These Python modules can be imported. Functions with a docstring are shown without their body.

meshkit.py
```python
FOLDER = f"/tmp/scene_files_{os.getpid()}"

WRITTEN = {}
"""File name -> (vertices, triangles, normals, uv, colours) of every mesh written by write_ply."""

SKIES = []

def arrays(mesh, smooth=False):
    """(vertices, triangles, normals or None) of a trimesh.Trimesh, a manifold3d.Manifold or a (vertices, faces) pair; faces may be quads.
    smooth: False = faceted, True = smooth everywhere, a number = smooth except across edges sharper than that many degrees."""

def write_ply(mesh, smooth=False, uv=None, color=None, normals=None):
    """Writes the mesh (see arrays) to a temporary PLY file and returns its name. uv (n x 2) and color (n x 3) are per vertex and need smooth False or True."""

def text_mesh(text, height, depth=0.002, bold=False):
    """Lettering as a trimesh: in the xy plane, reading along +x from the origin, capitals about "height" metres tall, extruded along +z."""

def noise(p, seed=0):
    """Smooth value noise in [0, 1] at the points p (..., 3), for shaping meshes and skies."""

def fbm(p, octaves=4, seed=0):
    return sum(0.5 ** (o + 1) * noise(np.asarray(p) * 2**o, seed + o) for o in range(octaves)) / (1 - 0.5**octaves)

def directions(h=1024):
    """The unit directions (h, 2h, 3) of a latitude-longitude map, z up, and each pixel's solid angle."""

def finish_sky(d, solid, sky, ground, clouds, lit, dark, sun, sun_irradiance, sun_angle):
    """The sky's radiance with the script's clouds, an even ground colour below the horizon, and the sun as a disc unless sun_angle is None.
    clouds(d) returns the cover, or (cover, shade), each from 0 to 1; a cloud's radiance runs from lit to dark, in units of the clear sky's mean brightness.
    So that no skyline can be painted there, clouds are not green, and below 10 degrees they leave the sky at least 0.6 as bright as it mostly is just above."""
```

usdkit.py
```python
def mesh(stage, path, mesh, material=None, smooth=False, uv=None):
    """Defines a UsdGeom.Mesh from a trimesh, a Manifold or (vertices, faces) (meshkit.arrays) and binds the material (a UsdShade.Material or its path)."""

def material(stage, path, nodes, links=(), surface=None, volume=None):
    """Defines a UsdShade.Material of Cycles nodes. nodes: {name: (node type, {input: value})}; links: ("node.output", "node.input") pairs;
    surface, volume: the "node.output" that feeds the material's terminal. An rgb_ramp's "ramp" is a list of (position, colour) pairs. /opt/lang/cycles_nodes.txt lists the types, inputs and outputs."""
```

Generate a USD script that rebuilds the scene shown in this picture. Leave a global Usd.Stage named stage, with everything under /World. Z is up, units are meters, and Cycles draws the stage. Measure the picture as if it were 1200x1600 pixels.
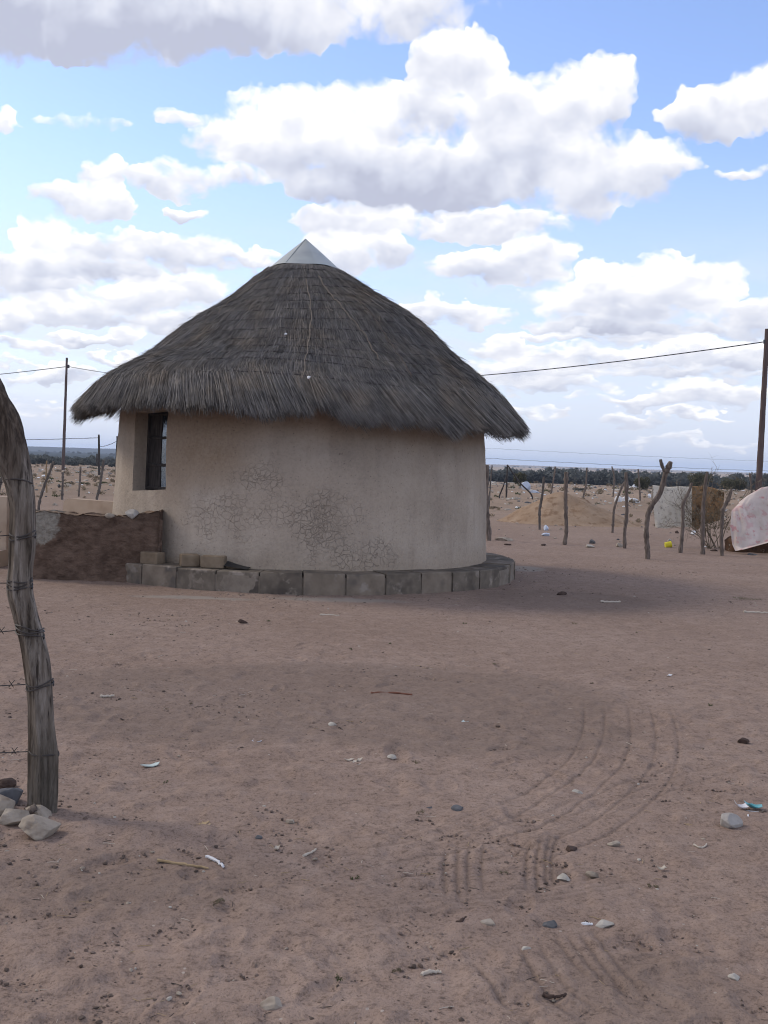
import math, random
import numpy as np, trimesh, usdkit, meshkit
from pxr import Usd, UsdGeom, UsdLux, UsdShade, Gf, Vt, Sdf

stage = Usd.Stage.CreateInMemory()
UsdGeom.SetStageUpAxis(stage, 'Z'); UsdGeom.SetStageMetersPerUnit(stage, 1.0)
UsdGeom.Xform.Define(stage, '/World')
rng = np.random.default_rng(7)

# ---------------------------------------------------------------- camera, sky, sun, exposure
EYE = np.array([0, 0, 1.5]); FPX = 1800.0; PITCH = math.atan(75 / 1800); ROLL = math.radians(1.8)
F_ = np.array([0, math.cos(PITCH), -math.sin(PITCH)]); U0 = np.array([0, math.sin(PITCH), math.cos(PITCH)]); R0 = np.array([1.0, 0, 0])
R_ = R0 * math.cos(ROLL) + U0 * math.sin(ROLL); U_ = U0 * math.cos(ROLL) - R0 * math.sin(ROLL)
EXPOSURE = 0.2
SUN_EL = math.radians(38); SUN_XY = (-0.93, 0.36)
SUN_INT, SUN_ANGLE, SKY_STRENGTH = 0.40, 14.0, 0.10
cam = UsdGeom.Camera.Define(stage, '/World/camera')
cam.CreateHorizontalApertureAttr(36.0); cam.CreateVerticalApertureAttr(48.0); cam.CreateFocalLengthAttr(36.0 * FPX / 1200)
cam.CreateFStopAttr(0.0); cam.CreateExposureAttr(EXPOSURE); cam.CreateClippingRangeAttr(Gf.Vec2f(0.05, 100000))
cam.AddTransformOp().Set(Gf.Matrix4d(*R_, 0, *U_, 0, *(-F_), 0, *EYE, 1))


def ray(px, py): return F_ + R_ * (px - 600) / FPX + U_ * (800 - py) / FPX
def at(px, py, Y):
    d = ray(px, py); return EYE + d * (Y / d[1])
def gnd(px, py, z=0.0):
    d = ray(px, py); return EYE + d * ((z - EYE[2]) / d[2])


def build_sky():
    N, L = {}, []
    cnt = [0]
    def n(kind, **kw):
        cnt[0] += 1; name = f'n{cnt[0]}'; ins = {}
        for k, v in kw.items():
            if isinstance(v, str) and '.' in v and v.split('.')[0] in N: L.append((v, f'{name}.{k}'))
            else: ins[k] = v
        N[name] = (kind, ins); return name
    def math_(op, a, b=0.0, c=0.0, clamp=False): return n('math', math_type=op, value1=a, value2=b, value3=c, use_clamp=clamp) + '.value'
    tc = n('texture_coordinate')
    sep = n('separate_xyz', vector=tc + '.generated')
    az = math_('arctan2', sep + '.x', sep + '.y')
    el = math_('arcsine', sep + '.z')
    P = n('combine_xyz', x=az, y=el, z=0.0) + '.vector'
    # noise in angle space, finer towards the horizon
    elc = math_('maximum', el, 0.0)
    lg = math_('logarithm', math_('add', elc, 0.16), 2.718281828)
    Q = n('combine_xyz', x=math_('multiply', az, 5.2), y=math_('multiply', lg, 2.5), z=0.37) + '.vector'
    warp = n('noise_texture', dimensions='2D', vector=Q, scale=3.2, detail=2.0, roughness=0.55)
    Qw = n('vector_math', math_type='multiply_add', vector1=warp + '.color', vector2=(0.16, 0.16, 0.0), vector3=Q) + '.vector'
    fb = n('noise_texture', dimensions='2D', vector=Qw, scale=3.4, detail=5.0, roughness=0.55, lacunarity=2.1) + '.fac'
    vor = n('voronoi_texture', dimensions='2D', vector=Qw, feature='f1', scale=5.2, detail=2.0, roughness=0.6, lacunarity=2.2, use_normalize=True) + '.distance'
    # the same a little up the light, for relief
    Q2 = n('vector_math', math_type='add', vector1=Qw, vector2=(-0.045, 0.085, 0.0)) + '.vector'
    soft1 = n('noise_texture', dimensions='2D', vector=Qw, scale=3.4, detail=2.5, roughness=0.5, lacunarity=2.1) + '.fac'
    soft2 = n('noise_texture', dimensions='2D', vector=Q2, scale=3.4, detail=2.5, roughness=0.5, lacunarity=2.1) + '.fac'
    vor2 = n('voronoi_texture', dimensions='2D', vector=Q2, feature='f1', scale=5.2, detail=2.0, roughness=0.6, lacunarity=2.2, use_normalize=True) + '.distance'
    hgt = math_('subtract', math_('multiply', fb, 1.15), math_('multiply', vor, 0.75))
    relief = math_('subtract', math_('multiply_add', vor, -0.30, soft1), math_('multiply_add', vor2, -0.30, soft2))
    wide = n('noise_texture', dimensions='2D', vector=Q, scale=4.5, detail=3.0, roughness=0.6)
    # banks of cumulus: centre and half size in degrees of azimuth and elevation, weight
    def pix(px, py):
        d = ray(px, py); d = d / np.linalg.norm(d); return math.atan2(d[0], d[1]), math.asin(d[2])
    # three banks per vector, one in each component
    vm = lambda op, p, q, r=None: n('vector_math', math_type=op, vector1=p, vector2=q, **({} if r is None else {'vector3': r})) + '.vector'
    wsep = n('separate_color', color=wide + '.color')
    azw = math_('multiply_add', wsep + '.r', 0.055, math_('subtract', az, 0.0275)); elw = math_('multiply_add', wsep + '.g', 0.030, math_('subtract', el, 0.015))
    AZ = n('combine_xyz', x=azw, y=azw, z=azw) + '.vector'; EL = n('combine_xyz', x=elw, y=elw, z=elw) + '.vector'; O = n('combine_xyz', x=0.0, y=0.0, z=0.0) + '.vector'
    banks = list(CLOUDS)
    while len(banks) % 3: banks.append((600, -900, 5, 5, 0.01))
    W = S = T = None
    for i in range(0, len(banks), 3):
        ka, ca, ke, ce, wt, bi = [], [], [], [], [], []
        for (px, py, sx, sy, g, *bb) in banks[i:i + 3]:
            a0, e0 = pix(px, py); ka.append(1800 / sx / 1.12); ke.append(1800 / sy / 1.12); ca.append(-a0 * ka[-1]); ce.append(-e0 * ke[-1]); wt.append(g); bi.append(bb[0] if bb else 0.0)
        dx = vm('multiply_add', AZ, tuple(ka), tuple(ca)); dy = vm('multiply_add', EL, tuple(ke), tuple(ce))
        r2 = vm('multiply_add', dx, dx, vm('multiply', dy, dy))
        w = vm('maximum', vm('multiply_add', r2, tuple(-g for g in wt), tuple(wt)), O)
        W = w if W is None else vm('maximum', W, w)
        S = vm('multiply', vm('add', dy, tuple(bi)), w) if S is None else vm('multiply_add', vm('add', dy, tuple(bi)), w, S)
        T = w if T is None else vm('add', T, w)
    one = n('combine_xyz', x=1.0, y=1.0, z=1.0) + '.vector'
    tot = lambda v: n('vector_math', math_type='dot_product', vector1=v, vector2=one) + '.value'
    ws = n('separate_xyz', vector=W)
    W = math_('maximum', math_('maximum', ws + '.x', ws + '.y'), ws + '.z')
    shade = math_('multiply', math_('divide', tot(S), math_('add', tot(T), 0.08)), 0.72)
    # the rest of the sky carries the same broken cumulus
    inv = math_('divide', 1.0, math_('add', elc, 0.22))
    G = n('combine_xyz', x=math_('multiply', math_('sine', az), inv), y=math_('multiply', math_('cosine', az), inv), z=2.3) + '.vector'
    gn = n('noise_texture', dimensions='2D', vector=G, scale=0.85, detail=3.0, roughness=0.5) + '.fac'
    gen = n('map_range', value=gn, from_min=0.44, from_max=0.64, to_min=0.0, to_max=1.0, clamp=True) + '.result'
    away_a = n('map_range', value=math_('absolute', az), from_min=0.34, from_max=0.52, to_min=0.0, to_max=1.0, clamp=True) + '.result'
    away_e = n('map_range', value=el, from_min=0.42, from_max=0.60, to_min=0.0, to_max=1.0, clamp=True) + '.result'
    away = math_('maximum', away_a, away_e)
    W = math_('maximum', W, math_('multiply', gen, away))
    dens = math_('add', math_('multiply', W, 1.0), math_('multiply', math_('subtract', hgt, 0.14), AMP))
    dens = math_('multiply', dens, n('map_range', value=W, from_min=0.0, from_max=0.12, to_min=0.0, to_max=1.0, clamp=True) + '.result')
    alpha = n('map_range', range_type='smoothstep', value=dens, from_min=0.16, from_max=0.74, to_min=0.0, to_max=1.0, clamp=True) + '.result'
    light = math_('add', math_('multiply', relief, 1.3), math_('multiply_add', shade, 1.0, 0.66))
    thick = n('map_range', value=dens, from_min=0.55, from_max=1.25, to_min=0.14, to_max=-0.10, clamp=True) + '.result'
    over = n('map_range', value=el, from_min=0.42, from_max=0.8, to_min=0.0, to_max=-0.35, clamp=True) + '.result'
    light = math_('add', math_('add', light, over), thick, clamp=True)
    ccol = n('rgb_ramp', fac=light, ramp=[(0.0, CLOUD_DARK), (0.35, CLOUD_MID), (0.75, CLOUD_LIT), (1.0, CLOUD_HOT)]) + '.color'
    sky = n('sky_texture', sky_type='single_scattering', sun_disc=False, sun_elevation=SUN_EL, sun_rotation=math.atan2(*SUN_XY), air_density=1.0, aerosol_density=0.6, ozone_density=1.5) + '.color'
    sat = n('hsv', color=sky, saturation=1.03, value=1.0, fac=1.0) + '.color'
    skyc = n('mix_color', blend_type='multiply', fac=1.0, a=sat, b=SKY_TINT, use_clamp=False) + '.result'
    hz = n('map_range', value=elc, from_min=0.0, from_max=0.26, to_min=0.85, to_max=0.0, clamp=True) + '.result'
    skyc = n('mix_color', fac=hz, a=skyc, b=HORIZON, use_clamp=False) + '.result'
    veil = n('noise_texture', dimensions='2D', vector=n('vector_math', math_type='multiply', vector1=Qw, vector2=(0.55, 1.7, 0.0)) + '.vector', scale=2.6, detail=4.0, roughness=0.55) + '.fac'
    veil = math_('multiply', n('map_range', value=veil, from_min=0.40, from_max=0.66, to_min=0.0, to_max=0.6, clamp=True) + '.result', n('map_range', value=elc, from_min=0.21, from_max=0.10, to_min=0.0, to_max=1.0, clamp=True) + '.result')
    skyc = n('mix_color', fac=veil, a=skyc, b=(7.4, 7.8, 8.9), use_clamp=False) + '.result'
    col = n('mix_color', fac=math_('multiply', alpha, 0.97), a=skyc, b=ccol, use_clamp=False) + '.result'
    bg = n('background_shader', color=col, strength=SKY_STRENGTH)
    return usdkit.material(stage, '/World/Looks/sky_with_cumulus', N, L, surface=bg + '.background')


SKY_TINT = (1.90, 1.80, 2.06); HORIZON = (6.3, 7.0, 8.7)
AMP = 1.35
CLOUD_DARK, CLOUD_MID, CLOUD_LIT, CLOUD_HOT = (4.8, 5.0, 6.1), (6.4, 6.65, 7.6), (8.5, 8.55, 9.0), (10.4, 10.3, 10.4)
CLOUDS = [  # px, py, half width, half height, weight, brighter or greyer: read off the photograph, used as directions only
    (455, 210, 130, 66, 1, .35), (370, 215, 70, 40, .9, .3), (560, 205, 90, 75, 1, .35), (715, 100, 75, 50, .95, .15), (650, 175, 110, 45, .75, -.1), (835, 178, 130, 58, .85, -.05), (920, 145, 75, 50, .95, .1),
    (640, 275, 210, 55, 1, -.55), (850, 255, 170, 60, .95, -.15), (970, 262, 105, 48, .8, .1), (900, 310, 80, 34, .55, -.1), (560, 345, 95, 28, .9, .1), (760, 352, 115, 22, .8, 0), (1050, 260, 45, 20, .6),
    (1105, 178, 74, 40, .75), (1195, 150, 60, 50, .9, .1), (1165, 264, 45, 10, .5),
    (60, 20, 240, 66, 1, -.75), (300, 25, 190, 55, .95, -.6), (450, 20, 140, 46, .7, .1), (600, 0, 100, 24, .55), (0, -60, 700, 80, .9, -.4),
    (125, 312, 74, 30, .8), (150, 268, 34, 26, .7, .1), (265, 280, 80, 26, .7), (350, 275, 56, 20, .6), (290, 332, 36, 9, .5), (10, 185, 36, 16, .5), (290, 180, 50, 16, .38), (140, 190, 70, 10, .3),
    (75, 385, 58, 44, 1, .2), (30, 430, 90, 40, .95, .1), (190, 392, 80, 32, .75), (290, 392, 74, 28, .8), (370, 404, 70, 12, .6), (180, 425, 130, 18, .6, -.4),
    (210, 466, 76, 32, 1, .15), (310, 455, 66, 34, 1, .1), (110, 485, 80, 24, .95, .1), (10, 495, 40, 24, .9, .1), (230, 500, 160, 16, .7, -.3), (35, 538, 60, 11, .8), (140, 532, 60, 8, .7), (195, 525, 36, 20, .7), (330, 505, 90, 22, .7),
    (518, 395, 50, 34, .95, .15), (600, 388, 60, 28, .6), (785, 415, 96, 30, 1, .1), (845, 392, 55, 28, .9), (720, 420, 44, 20, .7),
    (980, 470, 150, 42, 1, .25), (1060, 440, 95, 38, .95, .1), (940, 440, 55, 30, .95, .1), (1000, 512, 190, 18, .8, -.5), (1185, 495, 55, 32, .8),
    (660, 492, 36, 22, .9), (720, 490, 70, 20, .75), (780, 548, 40, 22, .9, .1), (830, 580, 110, 20, .75), (930, 560, 160, 16, .7, -.1), (1130, 552, 120, 22, .95, .1), (1060, 580, 150, 12, .6, -.2), (990, 532, 200, 10, .55),
    (1100, 612, 95, 20, .9), (985, 654, 40, 16, .9), (1085, 648, 60, 10, .7), (870, 602, 100, 12, .5), (1010, 625, 120, 9, .45), (800, 640, 90, 9, .4), (1090, 690, 120, 8, .4),
    (20, 565, 50, 6, .5), (85, 585, 38, 16, .75), (125, 588, 20, 12, .6), (30, 592, 25, 12, .6), (175, 560, 40, 8, .6), (60, 640, 120, 8, .3),
]
sky = UsdLux.DomeLight.Define(stage, '/World/sky')
UsdShade.MaterialBindingAPI.Apply(sky.GetPrim()).Bind(build_sky())
sky.GetPrim().SetCustomDataByKey('kind', 'structure')
sun = UsdLux.DistantLight.Define(stage, '/World/sun')
sun.CreateIntensityAttr(SUN_INT); sun.CreateAngleAttr(SUN_ANGLE); sun.CreateNormalizeAttr(True); sun.CreateColorAttr(Gf.Vec3f(1.0, 0.91, 0.77))
_h = math.hypot(*SUN_XY)
SUN_DIR = np.array([SUN_XY[0] / _h * math.cos(SUN_EL), SUN_XY[1] / _h * math.cos(SUN_EL), math.sin(SUN_EL)])
sun.AddTransformOp().Set(Gf.Matrix4d().SetRotate(Gf.Rotation(Gf.Vec3d(0, 0, 1), Gf.Vec3d(*SUN_DIR))))

# ---------------------------------------------------------------- helpers
USED = {}
def numbered(parent, name):
    k = f'{parent}/{name}'; i = USED.get(k, 0); USED[k] = i + 1
    return f'{k}_{i:03d}' if i else k
def tag(prim, label=None, cat=None, group=None, kind=None):
    for k, v in (('label', label), ('category', cat), ('group', group), ('kind', kind)):
        if v: prim.SetCustomDataByKey(k, v)
    return prim
def thing(name, label, cat, loc=(0, 0, 0), rotz=0.0, group=None):
    x = UsdGeom.Xform.Define(stage, numbered('/World', name)); x.AddTranslateOp().Set(Gf.Vec3d(*map(float, loc)))
    if rotz: x.AddRotateZOp().Set(math.degrees(rotz))
    return tag(x.GetPrim(), label, cat, group)
def obj(name, mesh, mat, parent=None, smooth=False, uv=None, local=False, label=None, cat=None, group=None, kind=None):
    """One Mesh prim; meshes come in world coordinates unless local."""
    if parent is not None and not local:
        top = parent
        while top.GetParent().GetName() != 'World': top = top.GetParent()
        ops = UsdGeom.Xformable(top).GetOrderedXformOps()
        if ops: mesh = mesh.copy(); mesh.apply_translation(-np.array(ops[0].Get()))
    p = numbered(str(parent.GetPath()) if parent else '/World', name)
    return tag(usdkit.mesh(stage, p, mesh, mat, smooth=smooth, uv=uv).GetPrim(), label, cat, group, kind)
def join(ms): return trimesh.util.concatenate(ms)
def fbm(p, o=3, seed=0): return meshkit.fbm(np.asarray(p, float), o, seed)
def nz(p, seed=0): return meshkit.noise(np.asarray(p, float), seed)
def smoothstep(a, b, x):
    t = np.clip((x - a) / (b - a), 0, 1); return t * t * (3 - 2 * t)

def tube(pts, rad, sides=8, cap=True, squash=None):
    p = np.asarray(pts, float); r = np.broadcast_to(np.asarray(rad, float), (len(p),))
    t = np.gradient(p, axis=0); t /= np.linalg.norm(t, axis=1, keepdims=True) + 1e-12
    a = np.cross(t[0], [0, 1.0, 0] if abs(t[0][1]) < .9 else [1.0, 0, 0]); A = []
    for k in range(len(p)):
        a = a - t[k] * (a @ t[k]); a /= np.linalg.norm(a); A.append(a)
    A = np.array(A); B = np.cross(t, A); g = np.arange(sides) * 2 * math.pi / sides
    v = p[:, None] + r[:, None, None] * (np.cos(g)[None, :, None] * A[:, None] + np.sin(g)[None, :, None] * B[:, None])
    n = len(p); i, j = np.meshgrid(np.arange(n - 1), np.arange(sides), indexing='ij')
    q = np.stack([i * sides + j, i * sides + (j + 1) % sides, (i + 1) * sides + (j + 1) % sides, (i + 1) * sides + j], -1).reshape(-1, 4)
    f = np.vstack([q[:, [0, 1, 2]], q[:, [0, 2, 3]]]); v = v.reshape(-1, 3)
    if cap:
        v = np.vstack([v, p[0], p[-1]]); c0, c1 = n * sides, n * sides + 1
        jj = np.arange(sides); k = (jj + 1) % sides
        f = np.vstack([f, np.stack([k, jj, np.full(sides, c0)], 1), np.stack([(n - 1) * sides + jj, (n - 1) * sides + k, np.full(sides, c1)], 1)])
    return trimesh.Trimesh(v, f, process=False)

def spline(pts, n):
    from scipy.interpolate import PchipInterpolator
    p = np.asarray(pts, float); d = np.concatenate([[0], np.cumsum(np.linalg.norm(np.diff(p[:, :3], axis=0), axis=1))])
    ok = np.concatenate([[True], np.diff(d) > 1e-9]); p, d = p[ok], d[ok]
    return PchipInterpolator(d, p, axis=0)(np.linspace(0, d[-1], n))

def grid_faces(nu, nv, wrap=False):
    i, j = np.meshgrid(np.arange(nu - 1), np.arange(nv if wrap else nv - 1), indexing='ij'); k = (j + 1) % nv
    return np.stack([i * nv + j, i * nv + k, (i + 1) * nv + k, (i + 1) * nv + j], -1).reshape(-1, 4)

def quad_tri(q): return np.vstack([q[:, [0, 1, 2]], q[:, [0, 2, 3]]])

def rock(size, seed, sub=3, rough=.28, cuts=7, at_=.76):
    m = trimesh.creation.icosphere(sub, 1.0); v = np.array(m.vertices)
    d = 1 + rough * 1.6 * fbm(v * 1.1 + seed * 7.3, 3, seed) + rough * .55 * fbm(v * 4 + seed, 3, seed + 5)
    cut = np.random.default_rng(seed).normal(size=(cuts, 3)); cut /= np.linalg.norm(cut, axis=1, keepdims=True)
    v = v * d[:, None]
    for c in cut:  # broken flat sides
        h = v @ c; over = np.maximum(h - at_, 0); v = v - over[:, None] * c * .92
    return trimesh.Trimesh(v * np.asarray(size, float), m.faces, process=False)

def rbox(sx, sy, sz, bev=.01, seed=0, amp=.004, res=.06):
    import manifold3d as m3
    m = m3.Manifold.cube((sx - 2 * bev, sy - 2 * bev, sz - 2 * bev), True)
    m = m3.Manifold.batch_hull([m.translate((bev * .577 * i, bev * .577 * j, bev * .577 * k)) for i in (-1, 1) for j in (-1, 1) for k in (-1, 1)] +
                               [m.translate(d) for d in ((bev, 0, 0), (-bev, 0, 0), (0, bev, 0), (0, -bev, 0), (0, 0, bev), (0, 0, -bev))]).refine_to_length(res)
    k = m.to_mesh(); t = trimesh.Trimesh(np.array(k.vert_properties[:, :3], float), np.array(k.tri_verts), process=False)
    if amp:
        v = np.array(t.vertices); n = np.array(t.vertex_normals); v += n * (amp * 2 * fbm(v * 12 + seed * 3.1, 3, seed))[:, None]; t.vertices = v
    return t

def move(m, loc=(0, 0, 0), rz=0.0, rx=0.0, ry=0.0):
    m = m.copy(); T = trimesh.transformations
    m.apply_transform(T.concatenate_matrices(T.translation_matrix(loc), T.rotation_matrix(rz, [0, 0, 1]), T.rotation_matrix(ry, [0, 1, 0]), T.rotation_matrix(rx, [1, 0, 0])))
    return m

# ---------------------------------------------------------------- materials
def mat(name, cols, scale=6.0, detail=4.0, rough=.9, bump=.0, bump_scale=None, bump_dist=.01, coord='position', stretch=(1, 1, 1), spec=.2, spots=None, extra=None):
    """Colours run over a fractal noise; spots = (scale, low, high, colour) adds blotches; grain as a bump."""
    N = {'p': ('principled_bsdf', {'roughness': rough, 'specular_ior_level': spec}), 'r': ('rgb_ramp', {'ramp': cols}), 'm': ('mapping', {'mapping_type': 'point', 'scale': stretch}),
         'n': ('noise_texture', {'scale': scale, 'detail': detail, 'roughness': .6})}
    src = 'g.position'
    if coord == 'position': N['g'] = ('geometry', {})
    else: N['g'] = ('texture_coordinate', {}); src = 'g.' + coord
    L = [(src, 'm.vector'), ('m.vector', 'n.vector'), ('n.fac', 'r.fac')]; out = 'r.color'
    for i, (sc, lo, hi, col) in enumerate(spots or []):
        N[f'sn{i}'] = ('noise_texture', {'scale': sc, 'detail': 3.0, 'roughness': .6}); N[f'sm{i}'] = ('map_range', {'from_min': lo, 'from_max': hi, 'to_min': 0.0, 'to_max': 1.0, 'clamp': True})
        N[f'so{i}'] = ('mapping', {'mapping_type': 'point', 'scale': stretch, 'location': (3.1 * i + 1.7, 5.0, 2.0)})
        N[f'sx{i}'] = ('mix_color', {'b': col})
        L += [(src, f'so{i}.vector'), (f'so{i}.vector', f'sn{i}.vector'), (f'sn{i}.fac', f'sm{i}.value'), (f'sm{i}.result', f'sx{i}.fac'), (out, f'sx{i}.a')]; out = f'sx{i}.result'
    L.append((out, 'p.base_color'))
    if bump:
        N['bn'] = ('noise_texture', {'scale': bump_scale or scale * 4, 'detail': 5.0, 'roughness': .65}); N['b'] = ('bump', {'strength': bump, 'distance': bump_dist})
        L += [('m.vector', 'bn.vector'), ('bn.fac', 'b.height'), ('b.normal', 'p.normal')]
    return usdkit.material(stage, '/World/Looks/' + name, N, L, surface='p.BSDF')

def plain(name, col, rough=.6, spec=.3, metallic=0.0):
    return usdkit.material(stage, '/World/Looks/' + name, {'p': ('principled_bsdf', {'base_color': col, 'roughness': rough, 'specular_ior_level': spec, 'metallic': metallic})}, [], surface='p.BSDF')

def two_ramp(a, b, k=.5): return [(.25, a), (.5, tuple((np.array(a) * (1 - k) + np.array(b) * k))), (.78, b)]

M = {}
M['grey_wood'] = mat('weathered_wood', [(.2, (.035, .028, .024)), (.5, (.10, .083, .072)), (.8, (.19, .168, .152))], 5, 6, .9, .9, 30, .012, stretch=(6, 6, .8))
M['dark_wood'] = mat('dark_wood', [(.25, (.016, .013, .012)), (.55, (.05, .042, .038)), (.8, (.10, .085, .078))], 5, 5, .9, .7, 30, .01, stretch=(6, 6, 1))
M['post_wood'] = mat('fence_wood', [(.25, (.05, .039, .032)), (.5, (.125, .098, .082)), (.78, (.22, .18, .155))], 6, 5, .9, .8, 40, .008, stretch=(5, 5, 1))
M['tan_wood'] = mat('tan_wood', two_ramp((.17, .11, .06), (.28, .20, .12)), 8, 4, .85, .3, stretch=(5, 5, 1))
M['wire'] = mat('rusty_wire', two_ramp((.018, .015, .015), (.05, .038, .032)), 40, 3, .6, spec=.4)
M['cable'] = plain('cable', (.05, .05, .055), .5)
M['far_cable'] = plain('far_cable', (.16, .18, .22), .5)
M['pole'] = mat('pole_wood', two_ramp((.055, .036, .034), (.11, .078, .07)), 3, 4, .85, .3, stretch=(6, 6, .5))
M['concrete'] = mat('concrete_block', [(.2, (.095, .076, .058)), (.5, (.165, .133, .103)), (.8, (.23, .19, .15))], 5, 6, .95, .6, 70, .004, spots=[(3.0, .52, .66, (.09, .077, .067)), (4.5, .60, .70, (.235, .20, .17))])
M['concrete_stained'] = mat('stained_concrete_block', [(.2, (.072, .060, .048)), (.5, (.13, .107, .084)), (.8, (.195, .162, .130))], 6, 6, .95, .6, 60, .004, spots=[(2.6, .50, .66, (.065, .053, .044)), (5.5, .58, .70, (.25, .21, .175))])
M['mortar'] = mat('mortar', two_ramp((.13, .107, .086), (.225, .188, .150)), 12, 5, .95, .6, 60, .004)
M['tan_brick'] = mat('tan_brick', [(.2, (.11, .082, .055)), (.5, (.17, .128, .088)), (.8, (.225, .175, .125))], 9, 6, .95, .6, 90, .003)
M['black_sheet'] = plain('black_sheet', (.012, .012, .013), .5)
M['zinc'] = mat('galvanised_sheet', [(.3, (.27, .29, .29)), (.55, (.33, .35, .345)), (.75, (.30, .305, .27))], 3, 4, .55, spec=.5, bump=.15, bump_scale=5, bump_dist=.01)
M['white_plastic'] = plain('white_plastic', (.62, .62, .62), .5)
M['pale_stone'] = mat('pale_stone', two_ramp((.20, .165, .13), (.36, .31, .255)), 16, 5, .95, .8, 60, .006, spots=[(7, .56, .68, (.14, .105, .08))])
M['white_stone'] = mat('white_stone', two_ramp((.26, .235, .20), (.42, .39, .345)), 30, 4, .9, .5, 90, .003)
M['chalk_stone'] = mat('chalk_stone', two_ramp((.22, .20, .18), (.36, .335, .31)), 18, 4, .95, .6, 60, .004)
M['grey_stone'] = mat('grey_stone', two_ramp((.06, .06, .065), (.12, .12, .125)), 30, 4, .9, .4, 80, .003)
M['brown_stone'] = mat('brown_stone', two_ramp((.035, .022, .018), (.075, .05, .04)), 30, 4, .9, .5, 80, .003)
M['pebble'] = mat('pebble', two_ramp((.11, .078, .062), (.22, .165, .135)), 30, 2, .95)
M['dark_pebble'] = mat('dark_pebble', two_ramp((.055, .041, .034), (.115, .085, .070)), 30, 2, .95)
M['straw'] = mat('straw', two_ramp((.22, .155, .085), (.36, .27, .16)), 30, 2, .8)
M['bone'] = plain('pale_scrap', (.40, .35, .29), .8)
M['red_stick'] = plain('red_brown_stick', (.13, .05, .03), .8)
M['green_leaf'] = plain('dry_green', (.05, .065, .025), .8)

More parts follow.
